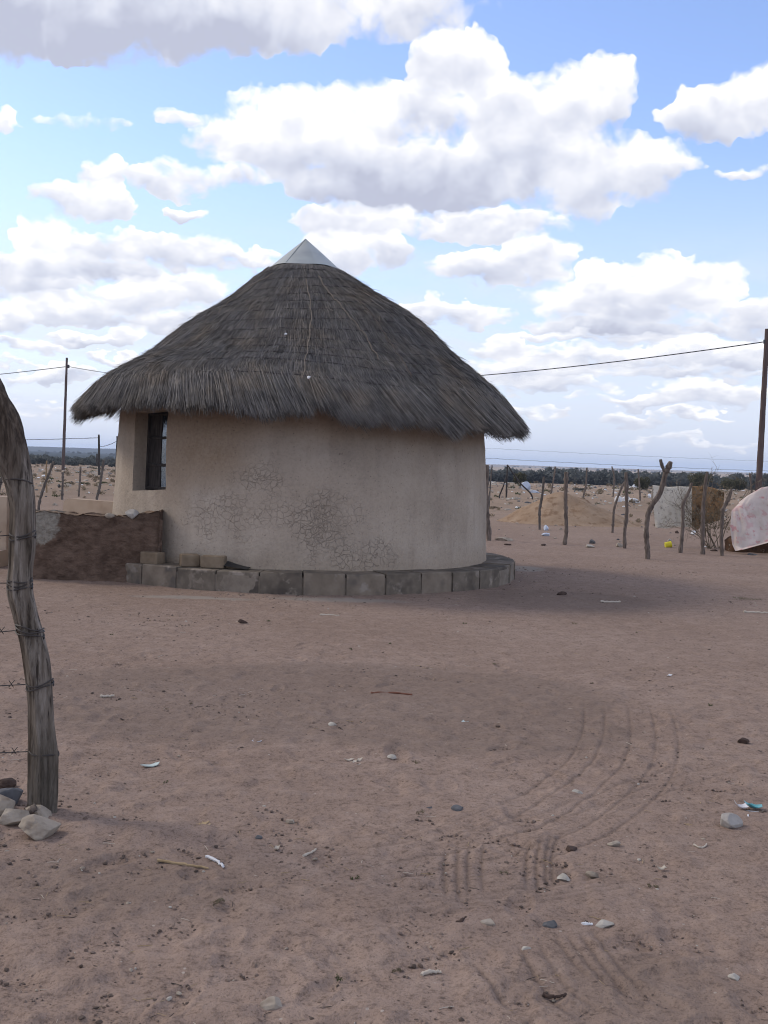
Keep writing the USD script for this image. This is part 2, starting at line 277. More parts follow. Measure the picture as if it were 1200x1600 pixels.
class Graph:
    """Collects nodes; an input given as 'node.output' becomes a link."""
    def __init__(self): self.N, self.L = {}, []
    def n(self, kind, **kw):
        name = f'n{len(self.N)}'; ins = {}
        for k, v in kw.items():
            if isinstance(v, str) and v.split('.')[0] in self.N: self.L.append((v, f'{name}.{k}'))
            else: ins[k] = v
        self.N[name] = (kind, ins); return name
    def m(self, op, a, b=0.0, c=0.0, clamp=False): return self.n('math', math_type=op, value1=a, value2=b, value3=c, use_clamp=clamp) + '.value'
    def mr(self, v, a, b, c=0.0, d=1.0): return self.n('map_range', value=v, from_min=a, from_max=b, to_min=c, to_max=d, clamp=True) + '.result'
    def mix(self, f, a, b, blend='mix'): return self.n('mix_color', blend_type=blend, fac=f, a=a, b=b) + '.result'
    def noise(self, v, sc, d=4.0, r=.6, **k): return self.n('noise_texture', vector=v, scale=sc, detail=d, roughness=r, **k) + '.fac'
    def ramp(self, f, r): return self.n('rgb_ramp', fac=f, ramp=r) + '.color'
    def map(self, v, sc=(1, 1, 1), loc=(0, 0, 0)): return self.n('mapping', mapping_type='point', vector=v, scale=sc, location=loc) + '.vector'
    def pos(self): return self.n('geometry') + '.position'
    def blob(self, P, c, rad):
        """1 at the point c, 0 outside the ellipsoid of half axes rad."""
        q = self.map(P, tuple(1 / x for x in rad), tuple(-a / x for a, x in zip(c, rad)))
        return self.m('subtract', 1.0, self.n('vector_math', math_type='dot_product', vector1=q, vector2=q) + '.value', clamp=True)
    def bump(self, h, strength, dist, normal=None):
        kw = {'normal': normal} if normal else {}
        return self.n('bump', height=h, strength=strength, distance=dist, **kw) + '.normal'
    def done(self, name, col, normal=None, rough=.95, spec=.15, **k):
        kw = dict(base_color=col, roughness=rough, specular_ior_level=spec, **k)
        if normal: kw['normal'] = normal
        p = self.n('principled_bsdf', **kw)
        return usdkit.material(stage, '/World/Looks/' + name, self.N, self.L, surface=p + '.BSDF')

# ---------------------------------------------------------------- the ground, one sheet to the horizon
HUT_D = 15.8
HX = at(468, 893, HUT_D)[0]; RX = at(469, 500, HUT_D)[0] + .045
def phi_at(px, r, z):
    """Where on the near side of a circle of radius r about the hut's axis, at height z, the picture column px falls."""
    lo, hi = -math.pi + .15, -.15
    for _ in range(50):
        m = (lo + hi) / 2; d = np.array([HX + r * math.cos(m), HUT_D + r * math.sin(m), z]) - EYE
        if 600 + FPX * (d @ R_) / (d @ F_) < px: lo = m
        else: hi = m
    return (lo + hi) / 2

def terrain(x, y):
    d = np.hypot(x, y); side = smoothstep(-.25, .12, np.arctan2(x, np.maximum(y, 1e-3)))
    z = -smoothstep(90, 330, d) * (.9 + 1.6 * side)
    z = z + smoothstep(420, 1700, d) * (4.6 + .4 * side) + np.where(d > 60, .25 * np.minimum(d / 200, 1) * nz(np.stack([x / 70, y / 70, 0 * x], -1), 3), 0)
    return z

def track_lines():
    out = []
    def band(pts, offs, w):
        p = np.array([gnd(*q)[:2] for q in pts]); p = spline(p, 160)
        t = np.gradient(p, axis=0); t /= np.linalg.norm(t, axis=1, keepdims=True); nrm = np.stack([-t[:, 1], t[:, 0]], 1)
        for o in offs: out.append((p + nrm * o, w))
    band([(975, 1095), (985, 1140), (975, 1190), (930, 1240), (850, 1290), (740, 1325), (600, 1352), (430, 1385)], (-.27, -.15, .0, .14, .26), .8)
    band([(1150, 1180), (1040, 1205), (900, 1255), (760, 1300), (560, 1350)], (0, .10, .21), .5)
    for pts in ([(697, 1328), (694, 1370), (698, 1412)], [(717, 1325), (714, 1370), (718, 1410)], [(733, 1322), (730, 1365), (733, 1405)], [(758, 1318), (752, 1360), (757, 1402)],
                [(829, 1315), (822, 1350), (824, 1395)], [(848, 1310), (838, 1350), (842, 1398)], [(862, 1308), (852, 1345), (857, 1392)], [(880, 1302), (862, 1340), (868, 1390)],
                [(866, 1462), (890, 1500), (925, 1535)], [(885, 1462), (915, 1505), (950, 1545)], [(905, 1460), (940, 1510), (985, 1560)], [(925, 1455), (960, 1505), (1010, 1560)], [(840, 1470), (880, 1540), (945, 1590)], [(740, 1510), (765, 1545), (800, 1580)], [(810, 1480), (860, 1560), (900, 1600)]):
        band(pts, (0,), 1.0)
    band([(560, 1442), (700, 1428), (860, 1408), (1010, 1382)], (0, .035, .08, .12), .5)
    band([(1180, 1480), (1000, 1500), (860, 1540), (760, 1590)], (0, .05, .11), .35)
    return out

def build_ground():
    r = np.concatenate([[.6, .9, 1.2], np.geomspace(1.4, 2.5, 22)[:-1], np.geomspace(2.5, 26, 660)[:-1], np.geomspace(26, 7000, 130)])
    A = math.radians(22)
    ang = np.concatenate([np.linspace(-math.pi, -A, 50)[:-1], np.linspace(-A, A, 610)[:-1], np.linspace(A, math.pi, 50)[:-1]])
    R, T = np.meshgrid(r, ang, indexing='ij'); x, y = R * np.sin(T), R * np.cos(T)
    z = terrain(x, y); near = (R < 40); far = ~near
    X, Y = x[near], y[near]; P = np.stack([X, Y, 0 * X], -1)
    calm = smoothstep(11.5, 8.0, np.hypot(X - .3, Y - 9.5) * 1.9 + 2.2)      # swept ground in front of the hut
    rough = .35 + .65 * smoothstep(-.05, .25, fbm(P / 1.3, 2, 4)) + .35 * smoothstep(.4, -1.2, X)
    rough *= 1 - .55 * smoothstep(6.0, 10.0, Y)
    dz = .016 * fbm(P / .9, 3, 11) + rough * (.009 * fbm(P / .23, 3, 12) + .011 * fbm(P / .06, 2, 13) - .013 * smoothstep(.22, .5, fbm(P / .17, 2, 14)))
    from scipy.spatial import cKDTree
    trk = np.zeros(len(X))
    sel = np.where((Y < 12) & (Y > 2))[0]
    for i, (line, w) in enumerate(track_lines()):
        fine = spline(line, 900); s = np.linspace(0, 1, 900)
        d, k = cKDTree(fine).query(P[sel, :2], distance_upper_bound=.09); ok = np.isfinite(d); dd = d[ok]; q = sel[ok]
        fade = np.clip(np.minimum(s[k[ok]], 1 - s[k[ok]]) * 7, 0, 1) * w * (.55 + .9 * np.clip(nz(np.stack([fine[k[ok], 0] * 4, fine[k[ok], 1] * 4, np.full(len(q), i * 1.7)], -1), 9) + .3, 0, 1))
        g = np.exp(-(dd / .008) ** 2); dz[q] += fade * (-.0036 * g + .0010 * np.exp(-((dd - .026) / .010) ** 2)); trk[q] = np.maximum(trk[q], g * fade)
    z[near] += dz
    g_ = np.random.default_rng(44)   # trodden dents and hoof marks
    for _ in range(230):
        d_ = 2.7 * (9.5 / 2.7) ** g_.random(); a_ = math.radians(g_.uniform(-20, 20)); cx, cy = d_ * math.sin(a_), d_ * math.cos(a_); t_ = g_.uniform(0, math.pi); L_, W_ = g_.uniform(.05, .13), g_.uniform(.03, .055)
        k = np.where((abs(X - cx) < .3) & (abs(Y - cy) < .3))[0]; ex = (X[k] - cx) * math.cos(t_) + (Y[k] - cy) * math.sin(t_); ey = -(X[k] - cx) * math.sin(t_) + (Y[k] - cy) * math.cos(t_); q = np.sqrt((ex / L_) ** 2 + (ey / W_) ** 2)
        dz[k] += g_.uniform(.4, 1.0) * (-.011 * np.exp(-q ** 3) + .005 * np.exp(-((q - 1.35) / .3) ** 2))
    z[near] = terrain(x, y)[near] + dz
    # dirt colour masks: u = track / pale spill (negative), v = dung-darkened soil
    u = np.zeros_like(z); v = np.zeros_like(z); u[near] = trk
    def patch(px, py, rx, ry):
        c = gnd(px, py); return np.clip(1 - ((X - c[0]) / rx) ** 2 - ((Y - c[1]) / ry) ** 2, 0, 1)
    n1 = fbm(np.stack([X / .9, Y / 1.5, 0 * X], -1), 4, 21)
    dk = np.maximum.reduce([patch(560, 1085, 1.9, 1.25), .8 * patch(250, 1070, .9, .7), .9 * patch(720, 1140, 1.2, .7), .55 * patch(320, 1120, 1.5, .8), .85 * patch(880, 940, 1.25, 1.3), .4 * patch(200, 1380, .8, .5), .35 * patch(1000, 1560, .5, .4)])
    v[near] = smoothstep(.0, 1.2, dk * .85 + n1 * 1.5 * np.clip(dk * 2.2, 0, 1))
    pale = np.maximum.reduce([patch(815, 889, .35, .5), .6 * patch(530, 938, .8, .22), .5 * patch(300, 935, .7, .15)])
    u[near] -= np.clip(pale * 1.6 + .6 * n1 * (pale > 0), 0, 1)
    nu, nv = len(r), len(ang); f = quad_tri(grid_faces(nu, nv, True))[:, ::-1]
    vs = np.stack([x, y, z], -1).reshape(-1, 3); hub = len(vs); k = np.arange(nv)
    f = np.vstack([f, np.stack([np.full(nv, hub), (k + 1) % nv, k], 1)]); vs = np.vstack([vs, [0, 0, z[0].mean()]])
    uv = np.vstack([np.stack([u, v], -1).reshape(-1, 2), [0, 0]])
    m = trimesh.Trimesh(vs, f, process=False)
    if m.face_normals[:1000, 2].mean() < 0: m = trimesh.Trimesh(vs, f[:, ::-1], process=False)
    return m, uv

def ground_material():
    g = Graph(); P = g.pos(); s = g.n('separate_xyz', vector=P); uvn = g.n('separate_xyz', vector=g.n('texture_coordinate') + '.UV')
    trk, dark = uvn + '.x', uvn + '.y'
    dist = s + '.y'
    b1 = g.noise(P, .55, 5.0, .62); b2 = g.noise(P, 7.5, 6.0, .72); b3 = g.noise(P, 42.0, 3.0, .7); b4 = g.noise(P, 120.0, 2.0, .7)
    col = g.ramp(b1, [(.30, GROUND_A), (.5, GROUND_B), (.70, GROUND_C)])
    col = g.mix(g.mr(b2, .42, .66, 0, .48), col, GROUND_D)
    col = g.mix(g.mr(b2, .48, .30, 0, .4), col, GROUND_E)
    col = g.mix(g.m('multiply', g.mr(b3, .50, .70, 0, .85), g.mr(b2, .35, .6, .35, 1.0)), col, (.085, .060, .048))
    col = g.mix(g.mr(b4, .54, .72, 0, .7), col, (.25, .19, .155))
    col = g.mix(g.mr(b4, .46, .28, 0, .6), col, (.05, .034, .027))
    # small pale and dark grit
    vo = g.n('voronoi_texture', vector=P, feature='f1', scale=26.0); c = g.n('separate_color', color=vo + '.color')
    grit = g.m('multiply', g.mr(vo + '.distance', .16, .10), g.mr(c + '.r', .90, .93)); col = g.mix(grit, col, (.34, .29, .25))
    grit2 = g.m('multiply', g.mr(vo + '.distance', .20, .13), g.mr(c + '.g', .86, .90)); col = g.mix(g.m('multiply', grit2, .75), col, (.040, .029, .025))
    # trampled darker soil, tracks, spilt cement
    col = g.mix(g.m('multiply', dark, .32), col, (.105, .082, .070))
    col = g.mix(g.m('multiply', g.m('maximum', trk, 0.0), .40), col, (.10, .073, .06))
    col = g.mix(g.m('multiply', g.m('maximum', g.m('multiply', trk, -1.0), 0.0), .8), col, (.26, .23, .20))
    # the plain beyond the yard, then the dry grass slope across the valley
    pl = g.noise(g.map(P, (1, .35, 1)), .09, 5.0, .65)
    plain_ = g.ramp(pl, [(.32, (.20, .145, .105)), (.5, (.26, .19, .138)), (.68, (.33, .245, .18))])
    plain_ = g.mix(g.mr(g.noise(P, .9, 4.0, .7), .55, .72, 0, .7), plain_, (.14, .115, .075))
    col = g.mix(g.mr(dist, 24, 48), col, plain_)
    sl = g.noise(g.map(P, (.012, .004, .01)), 1.0, 6.0, .7)
    slope = g.ramp(sl, [(.36, (.20, .15, .11)), (.5, (.33, .255, .19)), (.64, (.42, .335, .25))])
    slope = g.mix(g.mr(g.noise(g.map(P, (.05, .012, .02)), 1.0, 4.0, .7), .58, .66, 0, .8), slope, (.07, .07, .05))
    slope = g.mix(g.mr(g.m('divide', s + '.x', g.m('maximum', dist, 1.0)), -.10, -.20), slope, (.030, .036, .034))
    col = g.mix(g.mr(dist, 330, 420), col, slope)
    h = g.m('add', g.m('multiply', b3, .6), g.m('multiply', b4, .35))
    return g.done('sandy_soil', col, g.bump(h, .8, .014), rough=1.0, spec=.05)

GROUND_A, GROUND_B, GROUND_C, GROUND_D, GROUND_E = (.228, .163, .129), (.262, .191, .154), (.294, .220, .181), (.198, .140, .110), (.325, .25, .208)
gm, guv = build_ground()
tag(usdkit.mesh(stage, '/World/ground', gm, ground_material(), smooth=True, uv=guv).GetPrim(), kind='structure')

def build_hills():
    """A long low wooded ridge far off to the left, sinking behind the hut to the level of the plain."""
    az = np.radians(np.linspace(-32, 26, 500)); rr = np.linspace(1700, 2600, 40)
    A, Rr = np.meshgrid(az, rr, indexing='ij'); t = (Rr - 1700) / 900
    top = 6.5 * smoothstep(math.radians(3), math.radians(-13), A) * (1 - .10 * np.sin(A * 9)) + 6.2
    P = np.stack([Rr * np.sin(A), Rr * np.cos(A), 0 * A], -1)
    z = -3 + (top + 3) * smoothstep(0, .62, t) * (1 - .25 * smoothstep(.7, 1, t)) + .6 * nz(P / 50, 5) * smoothstep(.2, .6, t) + 1.0 * nz(P / 220, 6) * smoothstep(.1, .5, t)
    v = np.stack([P[..., 0], P[..., 1], z], -1).reshape(-1, 3)
    m = trimesh.Trimesh(v, quad_tri(grid_faces(500, 40)), process=False)
    if m.face_normals[:, 2].mean() < 0: m.invert()
    g = Graph(); p = g.pos(); s = g.n('separate_xyz', vector=p)
    n1 = g.noise(g.map(p, (.025, .025, .1)), 1.0, 5.0, .7); n2 = g.noise(g.map(p, (.0045, .0045, .06)), 1.0, 4.0, .6)
    col = g.ramp(n1, [(.35, (.012, .016, .016)), (.55, (.024, .028, .026)), (.72, (.05, .05, .042))])
    right = g.mr(s + '.x', -350, -90)
    grass = g.ramp(n1, [(.35, (.15, .12, .09)), (.6, (.30, .235, .18))])
    col = g.mix(g.m('maximum', right, g.m('multiply', g.mr(n2, .54, .64, 0, .75), g.mr(s + '.z', 12, 5))), col, grass)
    tag(usdkit.mesh(stage, '/World/hills', m, g.done('wooded_hills', col), smooth=True).GetPrim(), kind='structure')
build_hills()

# haze over the plain
hb = trimesh.creation.box((15600, 15600, 66)); hb.apply_translation((0, 0, 27))
hz_mat = usdkit.material(stage, '/World/Looks/haze_air', {'v': ('principled_volume', {'color': (.66, .78, .97), 'density': 2.2e-4, 'anisotropy': .2})}, [], volume='v.volume')
HAZE = obj('haze', hb, hz_mat, kind='stuff')

# ---------------------------------------------------------------- the hut
def pol(phi, r, z): return np.stack([HX + r * np.cos(phi), HUT_D + r * np.sin(phi), z], -1)
hut = thing('thatched_hut', 'round mud-plastered hut with a grey thatched cone roof and metal cap', 'hut', (HX, HUT_D, 0))
WALL_T, PL_R, PL_H = 2.32, 2.93, .240
def wall_r(z): return 2.515 - .045 * (z - .26) - .03 * np.clip(z - 1.3, 0, 2) ** 2

def plaster_material():
    g = Graph(); P = g.pos(); s = g.n('separate_xyz', vector=P)
    a = g.noise(P, 1.1, 5.0, .6); b = g.noise(g.map(P, (7, 7, .55)), 1.0, 4.0, .6); c = g.noise(P, 26.0, 4.0, .7)
    col = g.ramp(a, [(.32, (.285, .236, .190)), (.5, (.358, .300, .244)), (.68, (.425, .362, .30))])
    col = g.mix(g.mr(b, .45, .72, 0, .42), col, (.40, .335, .265))
    col = g.mix(g.mr(b, .48, .30, 0, .35), col, (.25, .203, .163))
    def spot(px, py, rad, amt, colr, col, warp=True):
        ph = phi_at(px, 2.48, 1.4); q = at(px, py, HUT_D + 2.45 * math.sin(ph)); m_ = g.blob(P, q, rad)
        if warp: m_ = g.m('multiply', m_, g.mr(a, .30, .6, .4, 1.3))
        return g.mix(g.m('multiply', m_, amt, clamp=True), col, colr)
    col = spot(325, 690, (.75, 1.2, .65), .8, (.25, .18, .12), col)
    col = spot(270, 720, (.4, .8, .8), .55, (.27, .20, .14), col)
    col = spot(205, 700, (.22, .5, .8), .5, (.28, .22, .16), col)
    col = spot(470, 790, (1.1, 1.3, .6), .45, (.31, .25, .20), col)
    # damp foot and drip-stained top band
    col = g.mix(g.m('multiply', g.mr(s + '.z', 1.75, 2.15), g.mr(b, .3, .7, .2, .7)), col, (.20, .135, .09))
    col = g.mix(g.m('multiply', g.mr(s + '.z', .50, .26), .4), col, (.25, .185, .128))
    # crazed plaster
    wv = g.n('noise_texture', vector=P, scale=9.0, detail=3.0)
    Q = g.n('vector_math', math_type='multiply_add', vector1=wv + '.color', vector2=(.13, .13, .13), vector3=P) + '.vector'
    edge = g.n('voronoi_texture', vector=Q, feature='distance_to_edge', scale=14.5) + '.distance'
    edge2 = g.n('voronoi_texture', vector=Q, feature='distance_to_edge', scale=22.0) + '.distance'
    line = g.mr(edge, .050, .008); line2 = g.mr(edge2, .05, .015)
    def cm(px, py, rad):
        ph = phi_at(px, 2.5, .9); return g.blob(P, at(px, py, HUT_D + 2.5 * math.sin(ph)), rad)
    m1 = g.m('maximum', g.m('maximum', cm(505, 820, (.62, .9, .62)), cm(400, 745, (.5, .9, .3))), g.m('multiply', cm(360, 800, (.9, 1.3, .55)), .8))
    m1 = g.m('maximum', m1, g.m('multiply', cm(560, 870, (.8, .9, .3)), .8)); m1 = g.m('maximum', m1, g.m('multiply', cm(450, 800, (1.1, 1.2, .55)), .62))
    gate = g.mr(g.m('add', g.m('multiply', m1, .55), g.m('multiply', g.noise(P, 2.6, 5.0, .7), 1.3)), .86, 1.14)
    crack = g.m('multiply', g.m('maximum', line, g.m('multiply', line2, g.mr(m1, .75, 1.1))), gate)
    col = g.mix(g.m('multiply', crack, .30), col, (.085, .058, .042))
    col = g.mix(g.mr(c, .42, .62, 0, .22), col, (.42, .35, .275)); col = g.mix(g.mr(c, .50, .34, 0, .20), col, (.22, .175, .14)); fine_ = g.noise(P, 70.0, 3.0, .7); col = g.mix(g.mr(fine_, .52, .68, 0, .22), col, (.20, .16, .13))
    pits = g.m('multiply', g.mr(g.noise(P, 42.0, 2.0, .5), .66, .72), .6); col = g.mix(pits, col, (.12, .09, .075))
    h = g.m('add', g.m('multiply', c, .8), g.m('multiply', g.noise(P, 9.0, 4.0, .6), .7))
    h = g.m('subtract', h, g.m('multiply', crack, .8))
    return g.done('mud_plaster', col, g.bump(h, .8, .014), rough=.97, spec=.08)

def cut_cyl(z0, z1, rfun, n=180, lev=24):
    import manifold3d as m3
    z = np.linspace(z0, z1, lev); prof = np.vstack([[0, z0], np.stack([rfun(z), z], 1), [0, z1]])
    return m3.CrossSection([prof.tolist()], m3.FillRule.NonZero).revolve(n)   # turns about z, profile (r, z)

PH_W = phi_at(234, 2.46, 1.5); WIN_W, WIN_Z0, WIN_Z1 = .70, 1.085, 2.06
def build_wall():
    import manifold3d as m3
    outer = cut_cyl(.20, WALL_T, wall_r); inner = cut_cyl(.10, WALL_T + .1, lambda z: wall_r(z) - .25)
    w = m3.Manifold.cube((1.2, WIN_W, WIN_Z1 - WIN_Z0), True).rotate((3.4, 0, 0)).translate((2.4, 0, (WIN_Z0 + WIN_Z1) / 2)).rotate((0, 0, math.degrees(PH_W)))
    w2 = m3.Manifold.cube((1.2, WIN_W, .8), True).translate((2.4, 0, 1.6)).rotate((0, 0, math.degrees(PH_W) - 104))
    k = (outer - inner - w - w2).refine_to_length(.055).to_mesh()
    t = trimesh.Trimesh(np.array(k.vert_properties[:, :3], float), np.array(k.tri_verts), process=False); v = np.array(t.vertices); rr = np.hypot(v[:, 0], v[:, 1]); ph = np.arctan2(v[:, 1], v[:, 0])
    q = np.stack([np.cos(ph) * 2.5, np.sin(ph) * 2.5, v[:, 2]], -1)
    d = .040 * fbm(q * .9, 3, 31) + .022 * fbm(q * 3.0, 3, 32) + .008 * fbm(q * 11, 2, 33)
    on = rr > wall_r(v[:, 2]) - .03
    v[:, :2] *= (1 + np.where(on, d, .35 * d) / rr)[:, None]; v[:, 2] += .01 * fbm(q * 4, 2, 35) * on
    t.vertices = v; t.apply_translation((HX, HUT_D, 0)); return t
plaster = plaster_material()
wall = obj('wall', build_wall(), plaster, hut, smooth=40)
# a single long crack running down from the eave
cz = np.linspace(1.86, 1.36, 12); cp = phi_at(651, 2.49, 1.6)
floor_ = cut_cyl(.12, .215, lambda z: 2.36 + 0 * z, 64, 2).to_mesh()
fl = trimesh.Trimesh(np.array(floor_.vert_properties[:, :3], float), np.array(floor_.tri_verts), process=False); fl.apply_translation((HX, HUT_D, 0))
obj('floor', fl, M['mortar'], hut)
crk = tube(pol(cp + .012 * np.sin(np.arange(12) * 1.7) * .5, wall_r(cz) + .006, cz), .0055, 5)
obj('crack_line', crk, M['dark_wood'], hut)

# the window: reveal, shutter, steel casement and its pane
def win_pt(u, d, z):  # u along the wall (to the right seen from outside), d inwards from the wall face
    e = np.array([math.cos(PH_W), math.sin(PH_W)]); tng = np.array([-e[1], e[0]]); p = np.array([HX, HUT_D]) + e * (wall_r(z) - d) + tng * (u - math.tan(math.radians(3.4)) * (z - 1.57)); return np.array([p[0], p[1], z])
def win_bar(a, b, r, s=4): return tube([a, b], r, s)
zz0, zz1 = WIN_Z0 + .01, WIN_Z1 - .01
win = obj('window', join([win_bar(win_pt(u, .185, zz0), win_pt(u, .185, zz1), .022) for u in (-.33, -.05, .325)] + [win_bar(win_pt(-.33, .185, z), win_pt(.325, .185, z), .020) for z in (zz0 + .02, 1.40, 1.735, zz1 - .02)]), M['dark_wood'], hut)
def slab(u0, u1, d, th, z0, z1, nz_=6):
    zs = np.linspace(z0, z1, nz_); v = np.array([[win_pt(u0, d, z), win_pt(u1, d, z), win_pt(u1, d + th, z), win_pt(u0, d + th, z)] for z in zs]).reshape(-1, 3)
    f = quad_tri(grid_faces(nz_, 4, True)); f = np.vstack([f, [[0, 2, 1], [0, 3, 2]], np.array([[0, 1, 2], [0, 2, 3]]) + 4 * (nz_ - 1)]); m = trimesh.Trimesh(v, f, process=False); trimesh.repair.fix_normals(m); return m
obj('shutter', slab(-.32, -.05, .195, .02, zz0 + .03, zz1 - .03), M['dark_wood'], win)
glass = usdkit.material(stage, '/World/Looks/window_glass', {'a': ('transparent_bsdf', {'color': (.85, .88, .9)}), 'b': ('glossy_bsdf', {'color': (.85, .9, .95), 'roughness': .06}), 'f': ('fresnel', {'IOR': 1.9}), 'm': ('mix_closure', {})}, [('f.fac', 'm.fac'), ('a.BSDF', 'm.closure1'), ('b.BSDF', 'm.closure2')], surface='m.closure')
obj('pane', slab(-.04, .31, .183, .004, zz0 + .03, zz1 - .03), glass, win)

# plinth of cement blocks
def arc_block(p0, p1, r0, r1, z0, z1, seed, bev=.012):
    n = 9; ph = np.linspace(p0, p1, n); prof = [(r1 - bev, z0), (r1, z0 + bev), (r1, (z0 + z1) / 2), (r1, z1 - bev), (r1 - bev, z1), ((r0 + r1) / 2, z1), (r0, z1), (r0, z0)]
    v = np.array([[(r * math.cos(p), r * math.sin(p), z) for r, z in prof] for p in ph]); k = len(prof)
    v[0] += (v[1] - v[0]) * 0; chord = v[:, :, :2]   # blocks are straight: flatten the arc onto its chord
    for j in range(k):
        a, b = v[0, j, :2].copy(), v[-1, j, :2].copy(); t = np.linspace(0, 1, n)[:, None]; v[:, j, :2] = .75 * (a * (1 - t) + b * t) + .25 * v[:, j, :2]
    v = v.reshape(-1, 3); f = quad_tri(grid_faces(n, k, True)); cap = np.array([[0, i, i + 1] for i in range(1, k - 1)])
    f = np.vstack([f, cap, cap[:, ::-1] + (n - 1) * k]); m = trimesh.Trimesh(v, f, process=False); trimesh.repair.fix_normals(m); m = m.subdivide()
    w = np.array(m.vertices); nn = w.copy(); nn[:, 2] = 0; nn /= np.linalg.norm(nn, axis=1, keepdims=True) + 1e-9
    w += nn * (.010 * fbm(w * 9 + seed, 3, seed))[:, None]; w[:, 2] += .006 * fbm(w * 7 + seed * 2, 2, seed + 1); m.vertices = w; return m
jx = [222, 276, 337, 405, 473, 540, 602, 658, 706, 748, 778, 797]
jp = [phi_at(x, PL_R, .15) for x in jx]
step = .168
jp.insert(0, jp[0] - .168)
while jp[-1] < math.radians(210): jp.append(jp[-1] + step)
core = cut_cyl(.0, PL_H - .012, lambda z: PL_R - .008 + 0 * z, 120, 2).to_mesh()
cm_ = trimesh.Trimesh(np.array(core.vert_properties[:, :3], float), np.array(core.tri_verts), process=False); cm_.apply_translation((HX, HUT_D, -.03)); cm_ = cm_.subdivide()
plinth = obj('plinth', cm_, M['mortar'], hut)
for i in range(len(jp) - 1):
    r_ = np.random.default_rng(i); m = arc_block(jp[i] + .0035, jp[i + 1] - .0035, 2.46, PL_R + r_.uniform(-.012, .012), -.05, PL_H + r_.uniform(-.008, .006), i * 3 + 1); m.apply_translation((HX, HUT_D, 0)); obj('block', m, M['concrete' if r_.random() < .6 else 'concrete_stained'], plinth, smooth=35)

# thatch
PROF = np.array([(.38, 4.125), (.55, 4.035), (.94, 3.81), (1.47, 3.495), (2.03, 3.02), (2.55, 2.60), (2.70, 2.455), (2.78, 2.36)])
_pr = spline(PROF, 400); _s = np.concatenate([[0], np.cumsum(np.linalg.norm(np.diff(_pr, axis=0), axis=1))]); S_EAVE = _s[-1]
def prof(s):
    s = np.asarray(s, float); r = np.interp(s, _s, _pr[:, 0]); z = np.interp(s, _s, _pr[:, 1]); over = np.maximum(s - S_EAVE, 0)
    r = r + over * .60; z = z - over * .80; return r, z
def prof_n(s):
    e = .03; r0, z0 = prof(np.maximum(s - e, 0)); r1, z1 = prof(s + e); t = np.stack([r1 - r0, z1 - z0], -1); t /= np.linalg.norm(t, axis=-1, keepdims=True) + 1e-9; return -t[..., 1], t[..., 0]
def eave_dz(phi, s):
    left = np.maximum(-np.cos(phi), 0) ** 1.5
    return (-.10 + .08 * np.cos(phi)) * smoothstep(0, .95, s) * (1 - (1 - .55 * left) * smoothstep(1.9, S_EAVE, s)) + .02 * smoothstep(2.1, S_EAVE, s) + (-.055 * np.cos(phi - math.radians(8)) + .03 * np.sin(phi * 3 + 1) + .012 * np.sin(phi * 7)) * smoothstep(1.4, S_EAVE, s)
def thatch_bumps(phi, s, r):
    q = np.stack([np.cos(phi) * r * 1.0, np.sin(phi) * r * 1.0, s * .5], -1)
    qa = np.stack([np.cos(phi) * 14, np.sin(phi) * 14, s * .55], -1)
    return .030 * fbm(q * 1.2, 3, 41) + .020 * fbm(qa, 3, 42) - .020 * np.exp(-(((s - .145) % .215 - .1075) / .035) ** 2)
def thatch_pt(phi, s, h):
    r, z = prof(s); nr, nz__ = prof_n(s); h = h + thatch_bumps(phi, np.minimum(s, S_EAVE), r)
    rr = r + nr * h; return np.stack([RX + rr * np.cos(phi), HUT_D + rr * np.sin(phi), z + nz__ * h + eave_dz(phi, s)], -1)

def thatch_material(name, dark, mid, light):
    g = Graph(); P = g.pos(); uvn = g.n('separate_xyz', vector=g.n('texture_coordinate') + '.UV')
    a = g.noise(P, 1.6, 4.0, .6); b = g.noise(P, 9.0, 3.0, .6)
    f = g.m('add', g.m('multiply', uvn + '.x', .52), g.m('multiply', g.m('subtract', b, .5), .55))
    col = g.ramp(f, [(0, dark), (.35, mid), (.75, light), (1.0, tuple(np.array(light) * 1.35))])
    col = g.mix(g.mr(a, .42, .66, 0, .55), col, g.mix(1.0, col, (.80, .86, 1.0), 'multiply'))
    col = g.mix(g.mr(a, .48, .30, 0, .6), col, g.mix(1.0, col, (1.12, .97, .82), 'multiply'))
    pt = g.noise(g.map(P, (1, 1, .7)), 4.2, 4.0, .65); col = g.mix(g.mr(pt, .50, .68, 0, .65), col, g.mix(1.0, col, (.50, .51, .55), 'multiply')); col = g.mix(g.mr(pt, .46, .30, 0, .5), col, g.mix(1.0, col, (1.35, 1.30, 1.22), 'multiply'))
    return g.done(name, col, rough=.85, spec=.12)
TH = thatch_material('old_thatch', (.084, .074, .065), (.178, .159, .141), (.27, .244, .215))
TH2 = thatch_material('thatch_fringe_straw', (.086, .076, .066), (.184, .164, .145), (.276, .25, .22))

def thatch_base():
    ns, nph = 90, 420; s = np.linspace(0, S_EAVE, ns); ph = np.linspace(-math.pi, math.pi, nph, endpoint=False)
    Sg, Pg = np.meshgrid(s, ph, indexing='ij'); top = thatch_pt(Pg, Sg, 0)
    inner = []
    for r, z in ((2.71, 2.28), (2.58, 2.33), (2.3, 2.52), (1.5, 3.22), (.3, 4.0)):
        inner.append(np.stack([RX + r * np.cos(ph), HUT_D + r * np.sin(ph), z + eave_dz(ph, np.full_like(ph, S_EAVE)) * (1 if r > .5 else 0)], -1))
    v = np.concatenate([top, np.array(inner)]); n = len(v); m = trimesh.Trimesh(v.reshape(-1, 3), quad_tri(grid_faces(n, nph, True)), process=False)
    if (m.face_normals[:2000, 2]).mean() < 0: m.invert()
    uv = np.zeros((n * nph, 2)); uv[:, 0] = .35; return m, uv

